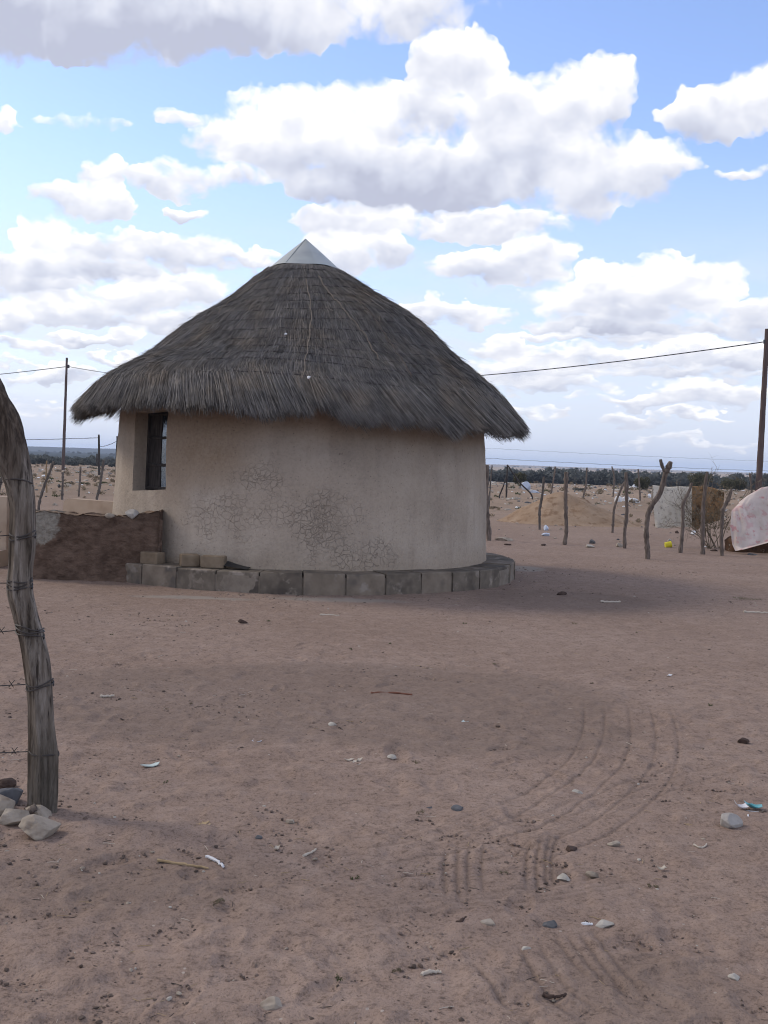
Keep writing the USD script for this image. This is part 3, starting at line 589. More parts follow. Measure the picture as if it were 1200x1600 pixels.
def strands(N, seed, kind):
    g = np.random.default_rng(seed); front = g.random(N) < .86
    phi = np.where(front, g.uniform(-math.pi - .35, .35, N), g.uniform(0, math.pi, N)); K = 4; t = np.linspace(0, 1, K)[None]
    if kind == 'body':
        s0 = g.uniform(.05, 1, N) ** .62 * (S_EAVE + .12) - .38; s0 = np.where(s0 < -.12, g.uniform(-.1, .5, N), s0); s0 = np.maximum(s0, .0); ln = g.uniform(.16, .42, N); lift = np.abs(g.normal(0, .014, N)) + .002; slant = g.normal(0, .028, N); w = g.uniform(.006, .013, N); h0 = g.uniform(-.012, .010, N); droop = 0
        wild = g.random(N) < .012; lift = np.where(wild, lift + g.uniform(.02, .06, N), lift); slant = np.where(wild, g.normal(0, .12, N), slant)
        s = s0[:, None] + ln[:, None] * t
    else:
        big = fbm(np.stack([np.cos(phi) * 5, np.sin(phi) * 5, 0 * phi + 9], -1), 2, 53); cl = np.stack([np.cos(phi) * 11, np.sin(phi) * 11, 0 * phi], -1); c2 = np.stack([np.cos(phi) * 26, np.sin(phi) * 26, 0 * phi + 3], -1)
        clump = fbm(cl, 2, 51) ; fine = fbm(c2, 2, 52)
        s0 = S_EAVE - g.uniform(-.03, .20, N); end = S_EAVE + .155 - .11 * np.maximum(-np.cos(phi), 0) ** 2 +   .26 * clump + .18 * fine + .16 * big + g.uniform(-.10, .06, N); ln = np.maximum(end - s0, .1); lift = g.uniform(-.05, .035, N) + .02 * fine; slant = g.normal(0, .03, N) + .15 * fine + .20 * clump + .10 * big; w = g.uniform(.006, .012, N); h0 = g.uniform(-.10, .028, N)
        s = s0[:, None] + ln[:, None] * t; fly = g.random(N) < .02; lift = np.where(fly, lift + g.uniform(0, .06, N), lift)
    h = h0[:, None] + lift[:, None] * t ** 1.6 + .006
    r, _ = prof(s); ph = phi[:, None] + slant[:, None] * t / np.maximum(r, .4); c = thatch_pt(ph, s, h)
    roll = g.normal(0, .5, N)[:, None]; nr, nzz = prof_n(s); ep = np.stack([-np.sin(ph), np.cos(ph), 0 * ph], -1); en = np.stack([nr * np.cos(ph), nr * np.sin(ph), nzz], -1)
    lat = (ep * np.cos(roll)[..., None] + en * np.sin(roll)[..., None]) * (w[:, None] * (1 - .72 * t) * .5 * np.minimum(1, .45 + r / 3))[..., None]
    v = np.stack([c - lat, c + lat], 2).reshape(-1, 3); b = (np.arange(N) * K * 2)[:, None]; q = np.array([[0, 1, 3, 2], [2, 3, 5, 4], [4, 5, 7, 6]]); f = (b[:, :, None] + q[None]).reshape(-1, 4)
    uv = np.zeros((N, K, 2, 2)); uv[..., 0] = g.random(N)[:, None, None]; uv[..., 1] = t[0][None, :, None]
    return trimesh.Trimesh(v, quad_tri(f), process=False), uv.reshape(-1, 2)

tb, tuv = thatch_base(); thatch = obj('thatch', tb, TH, hut, smooth=True, uv=tuv)
m, u = strands(72000, 61, 'body'); tag(obj('thatch_straw', m, TH, thatch, uv=u), kind='stuff')
m, u = strands(36000, 62, 'fringe'); tag(obj('eave_fringe', m, TH2, thatch, uv=u), kind='stuff')
def ring(s, seed, rad, h=.012, wob=.02, a0=-math.pi, a1=math.pi):
    ph = np.linspace(a0, a1, 260); ss = s + wob * fbm(np.stack([np.cos(ph) * 5, np.sin(ph) * 5, 0 * ph + seed], -1), 3, seed) + .006 * np.sin(ph * 46); return tube(thatch_pt(ph, ss, h + .004 * np.sin(ph * 46 + 1)), rad, 5)
for i, s in enumerate(np.arange(.2525, S_EAVE - .2, .215)): obj('twine', ring(s, 70 + i, .0065, .026), M['wire'], thatch)
obj('eave_twine', ring(S_EAVE - .07, 90, .007, .016, .03), M['wire'], thatch)
M['rope'] = mat('old_rope', two_ramp((.13, .105, .082), (.24, .20, .16)), 20, 3, .9)
def rope(pix):
    # traced where the photograph shows it, laid on the cone
    out = []
    for px, py in pix:
        d = ray(px, py); tt = np.linspace(11.5, 17, 700)[:, None] * d[None] / d[1] + EYE; rr = np.hypot(tt[:, 0] - RX, tt[:, 1] - HUT_D); k = np.argmin(np.abs(np.interp(rr, PROF[:, 0], PROF[:, 1]) - tt[:, 2]) + 10 * (tt[:, 1] > HUT_D))
        out.append((math.atan2(tt[k, 1] - HUT_D, tt[k, 0] - RX), np.interp(rr[k], _pr[:, 0], _s)))
    o = spline(np.array(out), 40); return tube(thatch_pt(o[:, 0] + .004 * np.sin(np.arange(40) * .9), o[:, 1], .036), .0055, 5)
for pix in ([(497, 432), (520, 462), (545, 492), (570, 520), (590, 560)], [(478, 436), (486, 480), (482, 530), (474, 590)], [(428, 428), (385, 445), (345, 475)], [(560, 470), (600, 520), (640, 590)]): obj('rope', rope(pix), M['rope'] if pix[0][0] != 560 else M['post_wood'], thatch)

# galvanised cap
ca = np.linspace(0, 2 * math.pi, 64, endpoint=False); rows = [(0.004, 4.525), (.03, 4.50), (.25, 4.315), (.475, 4.12), (.478, 4.113), (.465, 4.113), (.24, 4.295), (.004, 4.48)]
v = np.array([[(RX + r * (1 + .015 * math.sin(3 * a)) * math.cos(a), HUT_D + r * math.sin(a), z + (.006 * math.sin(5 * a) if r > .4 else 0)) for a in ca] for r, z in rows]); cmesh = trimesh.Trimesh(v.reshape(-1, 3), quad_tri(grid_faces(len(rows), 64, True)), process=False); trimesh.repair.fix_normals(cmesh)
cap_ = obj('roof_cap', cmesh, M['zinc'], hut, smooth=30)
sa = math.radians(-118); obj('seam', tube([[RX + r * math.cos(sa), HUT_D + r * math.sin(sa), z + .004] for r, z in ((.02, 4.51), (.25, 4.317), (.47, 4.127))], .005, 5), M['zinc'], cap_)

# ---------------------------------------------------------------- courtyard walls beside the hut
def mud_material():
    g = Graph(); P = g.pos(); s = g.n('separate_xyz', vector=P)
    a = g.noise(P, 2.2, 5.0, .65); b = g.noise(g.map(P, (9, 9, 15)), 1.0, 5.0, .65)
    col = g.ramp(a, [(.3, (.062, .040, .029)), (.5, (.094, .062, .046)), (.7, (.126, .086, .065))])
    col = g.mix(g.mr(b, .45, .7, 0, .7), col, (.165, .113, .085)); col = g.mix(g.mr(b, .45, .28, 0, .6), col, (.038, .022, .016))
    q = at(68, 815, 13.85); m_ = g.blob(P, q, (.42, .6, .40)); m_ = g.mr(g.m('add', m_, g.m('multiply', g.m('subtract', g.noise(P, 7.0, 4.0, .65), .5), .9)), .30, .42)
    col = g.mix(m_, col, g.ramp(g.noise(P, 20, 4.0, .7), [(.35, (.16, .14, .115)), (.6, (.25, .225, .19))]))
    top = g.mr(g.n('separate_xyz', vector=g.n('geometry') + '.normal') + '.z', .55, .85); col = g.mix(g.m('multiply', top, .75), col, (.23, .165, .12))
    return g.done('rough_mud', col, g.bump(b, 1.0, .04), rough=1.0, spec=.05)

def slab_wall(pa, pb, thick, topf, seed, amp, z0=-.1, res=.035, lump=0.0):
    """Upright wall from pa to pb (x, y), the front face on the side of the camera; topf(u) gives the height."""
    pa, pb = np.array(pa, float), np.array(pb, float); Lg = np.linalg.norm(pb - pa); d = (pb - pa) / Lg; nrm = np.array([d[1], -d[0]])
    nu = int(Lg / res) + 2; nv = 26; nt = 8; u = np.linspace(0, 1, nu); top = np.array([topf(x) for x in u])
    zz = np.linspace(0, 1, nv); sec = [(thick / 2, k) for k in zz] + [(thick / 2 * (1 - 2 * k), 1.0) for k in np.linspace(0, 1, nt)[1:-1]] + [(-thick / 2, k) for k in zz[::-1]]
    v = np.zeros((nu, len(sec), 3))
    for j, (o, k) in enumerate(sec):
        rnd = max(0, k - .9) * .35 * np.sign(o); base = pa[None] + d[None] * (u * Lg)[:, None] + nrm[None] * (o - rnd * thick)
        v[:, j, :2] = base; v[:, j, 2] = z0 + (top - z0) * k
    m = trimesh.Trimesh(v.reshape(-1, 3), quad_tri(grid_faces(nu, len(sec))), process=False)
    ks = len(sec); e0 = np.array([[0, i, i + 1] for i in range(1, ks - 1)]); m = trimesh.Trimesh(m.vertices, np.vstack([m.faces, e0[:, ::-1], e0 + (nu - 1) * ks]), process=False)
    trimesh.repair.fix_normals(m); w = np.array(m.vertices); nn = np.array(m.vertex_normals)
    ds = amp * (2 * fbm(w * 3.2 + seed, 3, seed) + 1.0 * fbm(w * 9 + seed, 3, seed + 1)) + lump * fbm(w * np.array([11, 11, 17]) + seed, 2, seed + 3)
    m.vertices = w + nn * ds[:, None]; return m

MUD = mud_material()
a0, a1 = at(30, 890, 13.74), at(257, 890, 13.73)
tops = np.array([(0, .845), (.12, .835), (.25, .83), (.45, .815), (.62, .805), (.70, .80), (.745, .785), (.80, .825), (.86, .865), (1, .875)])
mw = slab_wall(a0[:2], a1[:2], .50, lambda u: np.interp(u, tops[:, 0], tops[:, 1]) + .03 + .012 * math.sin(u * 37) * math.sin(u * 11), 3, .020, lump=.075)
obj('mud_wall', mw, MUD, smooth=50, label='low rough dark brown mud wall with a grey cement patch, running up to the hut', cat='wall')
PLA = mat('pale_plaster', [(.3, (.33, .25, .185)), (.5, (.385, .295, .22)), (.7, (.43, .335, .255))], 2.0, 5, .95, .4, 40, .004, spots=[(1.6, .55, .7, (.28, .20, .14))])
b0, b1 = at(106, 800, 17.3), at(196, 800, 16.6)
obj('courtyard_wall', slab_wall(b0[:2], b1[:2], .2, lambda u: .845 - .05 * max(0, .08 - u) * 12 - .01 * u, 7, .006), PLA, smooth=50, label='low pale plastered yard wall joining the left side of the hut, behind the mud wall', cat='wall')
c0, c1 = at(-70, 860, 15.3), at(14, 860, 15.3)
gw = thing('gate_wall', 'pale plastered wall end with a stepped base left of the crooked post', 'wall', (c1[0], c1[1], 0))
obj('wall_body', slab_wall(c0[:2], c1[:2], .22, lambda u: .935 - .02 * u, 9, .008), PLA, gw, smooth=50)
obj('step', slab_wall((c0[0], 14.95), (c1[0] + .03, 14.95), .50, lambda u: .225, 10, .008, res=.05), PLA, gw, smooth=50)
st = rock((.07, .06, .05), 5, 3, .3); st.apply_translation(at(206, 804, 13.56)); obj('stone', st, M['chalk_stone'], smooth=30, label='white stone resting on top of the mud wall', cat='stone')
st = rock((.045, .04, .03), 6, 2, .3); st.apply_translation(at(172, 806, 13.50) ); obj('stone', st, M['pale_stone'], smooth=40, label='small tan stone wedged near the top of the mud wall', cat='stone')

# bricks lying on the plinth
for (px, py, rz, sx, sy, lab) in ((248, 882, .10, .245, .15, 'tan brick on the hut plinth against the mud wall, leftmost of three'), (296, 884, .75, .21, .17, 'tan brick turned end-on on the hut plinth, middle one of three'), (334, 887, .20, .27, .13, 'broad tan brick on the hut plinth next to a black sheet scrap')):
    ph = phi_at(px, 2.70, .33); p = pol(ph, 2.80 if px < 260 else 2.70, PL_H)
    b = move(rbox(sx, sy, .135, .010, px, .004, .035), (p[0], p[1], PL_H + .074), rz + ph + math.pi / 2)
    obj('loose_brick', b, M['tan_brick'], smooth=35, label=lab, cat='brick', group='loose bricks on the plinth')
ph0 = phi_at(353, 2.62, .3); ph1 = phi_at(390, 2.62, .3); t = np.linspace(0, 1, 14); pp = ph0 + (ph1 - ph0) * t
v = np.array([[pol(p, 2.60, PL_H + .012 + .055 * (1 - k) ** 1.6 + .012), pol(p, 2.55, PL_H + .06 * (1 - k) ** 1.4 + .02), pol(p, 2.75, PL_H + .012 + .03 * (1 - k))] for p, k in zip(pp, t)]).reshape(-1, 3)
sh = trimesh.Trimesh(v, quad_tri(grid_faces(14, 3, True)), process=False); trimesh.repair.fix_normals(sh)
obj('black_scrap', sh, M['black_sheet'], label='scrap of black sheet leaning on the wall beside the loose bricks', cat='scrap')
for (px, py, Y, lab) in ((446, 522, 0, 'white plastic shred caught in the thatch left of the rope'), (482, 590, 0, 'tiny pale shred stuck low in the thatch near the middle rope')):
    d = ray(px, py); tt = np.linspace(11.5, 17, 900)[:, None] * d[None] / d[1] + EYE; rr = np.hypot(tt[:, 0] - RX, tt[:, 1] - HUT_D); k = np.argmax(np.interp(rr, PROF[:, 0], PROF[:, 1]) + .03 > tt[:, 2])
    f = rock((.017, .009, .011), px, 2, .5); f.apply_translation(tt[k]); obj('plastic_shred', f, M['white_plastic'], label=lab, cat='plastic scrap')

# ---------------------------------------------------------------- posts
def post_mesh(pts, Y, seed, sides=10, n=40, sink=.06, rough=.12, knots=3):
    """pts: (px, py, half width px) from the top down, at depth Y (a number or per point)."""
    Ys = np.broadcast_to(Y, (len(pts),)); p = np.array([np.append(at(a, b, y), .86 * w * y / FPX) for (a, b, w), y in zip(pts, Ys)]); e = p[-1].copy(); e[2] -= sink; p = np.vstack([p, e])
    o = spline(p, n); r_ = np.random.default_rng(seed); o[:, :2] += .10 * o[:, 3:4] * r_.normal(size=(n, 2)) * .6
    rad = o[:, 3] * (1 + rough * r_.normal(size=n) * .35)
    for k in r_.integers(2, n - 3, knots): rad[k] *= 1.28
    m = tube(o[:, :3], rad, sides); v = np.array(m.vertices); nn = np.array(m.vertex_normals); v += nn * (np.mean(rad) * rough * 1.6 * fbm(v / np.mean(rad) * .35 * np.array([1, 1, .25]) + seed, 3, seed))[:, None]; m.vertices = v; return m

# the crooked post close by
Yp = 4.76
big = [(-95, 500, 36), (-66, 560, 38), (-36, 615, 40), (-7, 662, 37), (15, 708, 27), (30, 755, 19.5), (36, 800, 17), (35.5, 850, 18), (32.5, 890, 16.5), (31, 915, 17.5), (40, 960, 16.5), (51, 1000, 17), (59, 1040, 18.5), (63, 1075, 17.5), (66, 1130, 18.5), (69, 1190, 21), (68, 1235, 20.5), (66, 1278, 20)]
p = np.array([np.append(at(a, b, Yp), w * Yp / FPX) for a, b, w in big]); e = p[-1].copy(); e[2] -= .12; p = np.vstack([p, e]); o = spline(p, 240)
NS = 72; m = tube(o[:, :3], o[:, 3] * .96, NS); v = np.array(m.vertices); nn = np.array(m.vertex_normals); zz = v[:, 2]
ang = np.tile(np.arange(NS) * 2 * math.pi / NS, len(o)); ang = np.append(ang, [0, 0]); al = np.append(np.repeat(np.linspace(0, 1, len(o)), NS), [0, 1]); rr_ = np.append(np.repeat(o[:, 3], NS), [0, 0])
qa = np.stack([np.cos(ang + .5 * al) * 1.5, np.sin(ang + .5 * al) * 1.5, al * 2.6], -1)
grain = fbm(np.stack([np.cos(ang) * 5, np.sin(ang) * 5, al * 5], -1), 4, 72); big_n = fbm(qa, 3, 71)
crack_ = np.abs(nz(np.stack([np.cos(ang) * 2.6, np.sin(ang) * 2.6, al * 3.3], -1), 76)); groove = np.exp(-(crack_ / .05) ** 2)
hol = smoothstep(.16, .05, al) * 0 + np.exp(-((al - .20) / .07) ** 2) * fbm(np.stack([np.cos(ang) * 2.2, np.sin(ang) * 2.2, al * 22], -1), 3, 77)
tw = ang + .9 * al + .35 * nz(np.stack([al * 3, 0 * al, 0 * al + 4], -1), 8); w6 = math.pi * 2 / 5; hexa = math.cos(w6 / 2) / np.cos((tw % w6) - w6 / 2) - .90
v += nn * (rr_ * hexa * 1.25 * smoothstep(.25, .42, al))[:, None]
v += nn * (rr_ * (.16 * big_n + .10 * grain - .20 * groove - .30 * np.abs(hol) + .10 * hol))[:, None]; m.vertices = v
def post_material():
    g = Graph(); P = g.pos(); s = g.n('separate_xyz', vector=P)
    a = g.noise(g.map(P, (26, 26, 3.2)), 1.0, 6.0, .65); b = g.noise(g.map(P, (60, 60, 6)), 1.0, 4.0, .7); c = g.noise(g.map(P, (5, 5, 2.4)), 1.0, 3.0, .6)
    col = g.ramp(a, [(.32, (.035, .027, .021)), (.44, (.105, .086, .070)), (.58, (.185, .158, .134)), (.72, (.29, .255, .225))])
    col = g.mix(g.mr(b, .48, .33, 0, .9), col, (.022, .016, .013))
    col = g.mix(g.mr(c, .50, .66, 0, .75), col, g.ramp(a, [(.3, (.035, .022, .015)), (.7, (.12, .082, .058))]))
    bark = g.mr(g.m('add', s + '.z', g.m('multiply', c, .35)), 1.58, 1.72); col = g.mix(g.m('multiply', bark, .85), col, g.ramp(b, [(.3, (.014, .010, .008)), (.5, (.05, .036, .027)), (.72, (.14, .108, .084))]))
    low = g.mr(g.m('add', s + '.z', g.m('multiply', c, .3)), .62, .30); col = g.mix(g.m('multiply', low, .45), col, (.045, .042, .034))
    h = g.m('add', g.m('multiply', a, .7), g.m('multiply', b, .6))
    return g.done('crooked_post_wood', col, g.bump(h, .9, .02), rough=.92, spec=.1)
cp_ = thing('crooked_post', 'thick crooked grey tree-trunk post wrapped in wire, bending out of the left edge', 'post', at(67, 1285, Yp) * np.array([1, 1, 0]))
obj('trunk', m, post_material(), cp_, smooth=32)
def wrap(px0, px1, py, turns, seed, tilt=3):
    n = 26 * turns; t = np.linspace(0, turns * 2 * math.pi, n); r_ = np.random.default_rng(seed)
    c = at((px0 + px1) / 2, py, Yp); k = np.argmin(abs(o[:, 2] - c[2])); ctr = o[k, :3]; rad = max((px1 - px0) / 2 * Yp / FPX, o[k, 3]) * 1.09
    return tube(np.stack([ctr[0] + rad * np.cos(t), ctr[1] + rad * np.sin(t), c[2] + .012 * np.sin(t + seed) + np.linspace(-.012, .012, n) * turns * .6 + .004 * np.sin(t * 2.7)], -1), .0032, 5)
for (x0, x1, y, tn, wy, dz) in ((18, 53, 752, 1, 752, 0), (18, 54, 836, 2, 834, -2), (13, 48, 911, 3, 906, -8), (24, 64, 985, 3, 987, 1), (42, 80, 1069, 2, 1068, -1), (47, 86, 1174, 1, 1172, -2)):
    obj('wire_wrap', wrap(x0, x1, y, tn, y), M['wire'], cp_)
    a, b = at(x0 + 1, y, Yp), at(-160, wy + dz, Yp - .25); t = np.linspace(0, 1, 30)[:, None]; q = a * (1 - t) + b * t; q[:, 2] -= .012 * np.sin(np.linspace(0, math.pi, 30))
    ms = [tube(q, .0022, 5)]
    for k in (.13, .42, .75):
        c = a * (1 - k) + b * k; ms += [tube([c + [-.012, 0, -.014], c + [.012, .006, .016]], .0018, 4), tube([c + [.006, .01, -.016], c + [-.008, -.008, .016]], .0018, 4)]
    obj('barbed_wire', join(ms), M['wire'], cp_)

# stones piled at its foot
for (px, py, sx, sy, sz, sd, mt, lab) in ((63, 1298, .058, .055, .045, 11, 'pale_stone', 'largest pale stone at the foot of the crooked post'), (60, 1272, .045, .05, .026, 12, 'pale_stone', 'flat pale stone between the big stone and the crooked post'),
        (14, 1248, .05, .05, .034, 13, 'grey_stone', 'grey-topped stone in the pile left of the crooked post'), (18, 1280, .048, .046, .038, 14, 'pale_stone', 'tan stone half sunk in the pile left of the crooked post'), (-8, 1262, .08, .07, .05, 15, 'pale_stone', 'stone cut by the left edge of the photo beside the crooked post'), (8, 1226, .035, .035, .022, 16, 'brown_stone', 'small dark stone behind the pile left of the crooked post')):
    q = gnd(px, py + sz * 180); m = rock((sx, sy, sz), sd, 4, .36, 5, .82); m.apply_translation((q[0], q[1], sz * .62)); obj('stone', m, M[mt], smooth=24, label=lab, cat='stone')
q0, q1 = gnd(38, 1292), gnd(50, 1275); b = post_mesh([(56, 1262, 6.5), (45, 1270, 5.5), (34, 1281, 5)], Yp - .1, 17, 9, 16, 0.0, .3); obj('wood_chunk', b, M['post_wood'], smooth=60, label='short stub of grey wood lying on the stones at the foot of the crooked post', cat='wood')

# ---------------------------------------------------------------- the fence of rough sticks
def base_Y(px, py): return gnd(px, py)[1]
FENCE = [  # points from top to bottom (px, py, half width), label, wood
    ([(761, 727, 3.0), (760, 760, 3.2), (761, 800, 3.4), (764, 845, 3.8)], 'stick fence post nearest the right side of the hut', 'post_wood'),
    ([(885, 738, 3.4), (884, 765, 2.9), (884, 800, 2.9), (885, 830, 2.9), (882, 852, 3.0)], 'straight dark stick post standing in front of the sand heap peak', 'post_wood'),
    ([(978, 738, 2.6), (979, 770, 2.7), (979, 805, 2.8), (976, 835, 2.8), (976, 857, 3.0)], 'straight stick post halfway between the sand heap and the forked post', 'post_wood'),
    ([(1081, 755, 1.8), (1075, 772, 2.1), (1067, 789, 2.7), (1067, 815, 2.6), (1065, 845, 2.8), (1063, 865, 3.2)], 'bent stick post standing in front of the white hanging cloth', 'post_wood'),
    ([(1105, 737, 1.6), (1103, 752, 2.3), (1099, 790, 2.8), (1098, 830, 3.0), (1098, 867, 3.4)], 'tall straight stick post in front of the rust-brown blanket', 'post_wood'),
    ([(1143, 764, 2.2), (1138, 780, 3.2), (1129, 800, 2.8), (1127, 835, 2.6), (1128, 869, 3.0)], 'forking grey stick post beside the floral sheet', 'post_wood'),
    ([(850, 745, 1.7), (847, 775, 2.0), (843, 800, 2.0), (843, 828, 1.8)], 'curved thin stick post at the left side of the sand heap', 'grey_wood'),
    ([(976, 753, 1.5), (966, 775, 1.7), (959, 800, 1.9), (957, 833, 1.8)], 'thin leaning stick post at the right end of the sand heap', 'post_wood'),
    ([(769, 727, 1.0), (766, 760, 1.1), (764, 792, 1.2)], 'thin pale stick post just right of the hut, behind the nearest one', 'grey_wood'),
    ([(868, 729, 1.3), (864, 755, 1.3), (860, 778, 1.4)], 'far leaning stick post behind the sand heap, left of its peak', 'post_wood'),
    ([(917, 731, 1.2), (916, 755, 1.2), (911, 780, 1.3)], 'far stick post behind the right slope of the sand heap', 'post_wood'),
    ([(956, 729, 1.2), (960, 750, 1.3), (958, 777, 1.3)], 'far stick post leaning left above the right end of the sand heap', 'post_wood'),
    ([(997, 733, 1.2), (999, 757, 1.3), (1000, 783, 1.3)], 'far stick post left of the forked post, beside a round bush', 'post_wood'),
    ([(1039, 748, 1.3), (1042, 775, 1.3), (1042, 800, 1.3)], 'thin stick post whose top shows above the white hanging cloth', 'grey_wood'),
    ([(1172, 740, 2.2), (1173, 752, 1.3), (1175, 775, 1.3), (1176, 795, 1.4)], 'knob-topped thin post left of the leaning utility pole', 'post_wood'),
    ([(84, 721, 2.0), (76, 742, 2.0), (69, 760, 2.2), (60, 798, 2.0)], 'leaning forked stick post just right of the crooked post', 'grey_wood'),
    ([(73, 720, 1.1), (72, 745, 1.2), (73, 770, 1.2)], 'thin tan stick post right behind the leaning forked one', 'tan_wood'),
    ([(98, 738, 1.9), (98, 755, 1.7), (97, 781, 1.8)], 'short stick post standing in line with the tall left utility pole', 'grey_wood'),
    ([(126, 729, 1.5), (125, 750, 1.5), (123, 776, 1.5)], 'thin stick post between the left utility pole and the hut', 'post_wood'),
    ([(162, 719, 1.6), (159, 740, 1.9), (155, 765, 2.0), (151, 782, 1.9)], 'leaning grey stick post in front of the two dark poles', 'grey_wood'),
    ([(6, 727, 1.8), (3, 745, 2.0), (-2, 775, 2.0)], 'stick post at the left edge of the photo under the crooked post', 'grey_wood'),
    ([(11, 741, .8), (12, 760, .9), (12, 782, .9)], 'very thin stake at the left edge under the bend of the crooked post', 'grey_wood'),
]
for i, (pts, lab, w) in enumerate(FENCE):
    Y = base_Y(pts[-1][0], pts[-1][1])
    obj('fence_post', post_mesh(pts, Y, 200 + i, 9, 34, .1, .22, 4), M[w], smooth=60, label=lab, cat='fence post', group='rough stick posts of the yard fence')
# twig stubs make the next one fork
Yf = base_Y(1012, 874); fk = thing('forked_post', 'tallest fence post, thick and S-curved, forked at the top, in front of the white cloth', 'fence post', at(1012, 874, Yf), group=None)
obj('trunk', post_mesh([(1040, 737, 4.2), (1036, 755, 4.0), (1030, 773, 4.0), (1019, 789, 4.2), (1012, 806, 4.0), (1010, 830, 3.8), (1012, 874, 4.0)], Yf, 251, 12, 48, .12, .18, 3), M['post_wood'], fk, smooth=60)
obj('branch', post_mesh([(1032, 718, 2.4), (1034, 726, 2.6), (1039, 737, 3.0)], Yf, 252, 9, 14, 0, .2, 1), M['grey_wood'], fk, smooth=60)
obj('branch', post_mesh([(1048, 722, 3.0), (1046, 727, 4.4), (1041, 737, 4.0)], Yf - .02, 253, 9, 14, 0, .25, 1), M['post_wood'], fk, smooth=60)
obj('branch', post_mesh([(1049, 730, 2.2), (1045, 727, 2.8)], Yf - .03, 254, 8, 8, 0, .25, 1), M['grey_wood'], fk, smooth=60)
Yt = base_Y(791, 779); tp = thing('corner_post', 'dark corner fence post with two slanting braces, left of the sand heap', 'fence post', at(791, 779, Yt))
obj('upright', post_mesh([(793, 726, 1.3), (792, 750, 1.3), (791, 779, 1.4)], Yt, 255, 8, 16, .1, .1, 1), M['dark_wood'], tp, smooth=60)
obj('brace', post_mesh([(794, 728, 1.1), (812, 754, 1.2), (832, 779, 1.3)], np.array([Yt, Yt - .1, Yt]), 256, 8, 16, .05, .1, 1), M['dark_wood'], tp, smooth=60)
obj('brace', post_mesh([(793, 738, 1.1), (787, 758, 1.1), (780, 779, 1.2)], np.array([Yt, Yt, Yt + .2]), 257, 8, 16, .05, .1, 1), M['dark_wood'], tp, smooth=60)

# ---------------------------------------------------------------- utility poles and lines
def pole(name, top, bot, w0, w1, Y, lab, mt, cat='utility pole'):
    a, b = at(*top, Y), at(*bot, Y); b = b + (b - a) * (b[2] + .3) / max(a[2] - b[2], .1); t = np.linspace(0, 1, 18)[:, None]; q = a * (1 - t) + b * t; r = np.linspace(w0, w1, 18) * Y / FPX
    x = thing(name, lab, cat, (b[0], b[1], 0)); obj('shaft', tube(q, r * (1 + .03 * np.sin(np.arange(18) * 2.3)), 12), M[mt], x, smooth=40); return x, a, q
YL, YR = 104.0, 52.0
pl, la, ql = pole('utility_pole', (104.5, 559), (98.5, 735), 1.7, 2.7, YL, 'tall grey utility pole left of the hut', 'pole')
obj('insulator', tube([at(107, 570, YL), at(107, 575, YL)], .10, 8), M['cable'], pl)
pr, ra, qr = pole('utility_pole', (1199, 514), (1184, 785), 3.6, 5.4, YR, 'leaning brown utility pole at the right edge behind the floral sheet', 'pole')
obj('insulator', tube([at(1195, 531, YR), at(1195, 537, YR)], .07, 8), M['cable'], pr)
def line_(a, b, sag, r, n=60):
    t = np.linspace(0, 1, n)[:, None]; q = a * (1 - t) + b * t; q[:, 2] -= sag * 4 * (t[:, 0] * (1 - t[:, 0])); return tube(q, r, 5)
A_, B_ = at(106, 572.5, YL), at(1195, 534, YR)
obj('power_line', line_(A_, B_, 1.75, .026, 120), M['cable'], label='power line strung between the two utility poles behind the hut', cat='cable')
obj('power_line', line_(A_, at(-330, 606, 118), .35, .034), M['cable'], label='power line running left from the tall pole out of the photo', cat='cable')
p1, p1a, _q = pole('gate_pole', (154.5, 679), (155, 743), 1.5, 2.0, 84, 'taller of the two dark poles between the left utility pole and the hut', 'dark_wood', 'pole')
obj('stub', post_mesh([(151.6, 709, 1.3), (151.4, 728, 1.5)], 83.6, 260, 8, 10, 0, .1, 1), M['dark_wood'], p1)
p2, p2a, _q = pole('gate_pole', (183, 681.5), (181, 740.5), 1.2, 1.4, 88, 'thin dark pole closest to the left side of the hut', 'dark_wood', 'pole')
obj('power_line', line_(at(153, 684, 84), at(-200, 688, 80), .1, .022), M['cable'], label='wire running left from the taller dark pole across the hills', cat='cable')
obj('power_line', line_(at(182, 689.5, 88), at(156, 698, 84), .08, .022), M['cable'], label='short slack wire between the two dark poles', cat='cable')
obj('power_line', line_(at(560, 703, 250), at(1500, 743, 250), .9, .045), M['far_cable'], label='lower far power line above the plain on the right', cat='cable')
obj('power_line', line_(at(560, 688, 262), at(1500, 730, 262), .7, .028), M['far_cable'], label='faint upper far power line above the plain on the right', cat='cable')

# ---------------------------------------------------------------- sand heap
def heap():
    b = gnd(885, 822); cy = b[1] + 1.35; cx = at(878, 800, cy)[0]; n, k = 140, 60; a = np.linspace(-math.pi, math.pi, n, endpoint=False); r = np.linspace(0, 1, k)
    Rg, Ag = np.meshgrid(r, a, indexing='ij'); ax = np.where(np.cos(Ag) > 0, 2.45, 1.75); x = cx + ax * Rg * np.cos(Ag) * (1 + .08 * np.sin(3 * Ag)); y = cy + 1.35 * Rg * np.sin(Ag)
    h = .80 * (1 - Rg) ** 1.05 * (1 + .0 * Ag); h = .84 * np.clip(1 - np.sqrt(Rg ** 2 + .012) + .11, 0, 1) ** 1.4 * (1 - .18 * np.cos(Ag) * Rg) - .03
    P = np.stack([x, y, 0 * x], -1); h = h + .10 * fbm(P * 1.6, 3, 81) * smoothstep(1, .6, Rg) +   .045 * fbm(P * 6, 3, 82) * smoothstep(1, .7, Rg)
    m = trimesh.Trimesh(np.stack([x, y, h], -1).reshape(-1, 3), quad_tri(grid_faces(k, n, True)), process=False)
    if m.face_normals[:, 2].mean() < 0: m.invert()
    return m
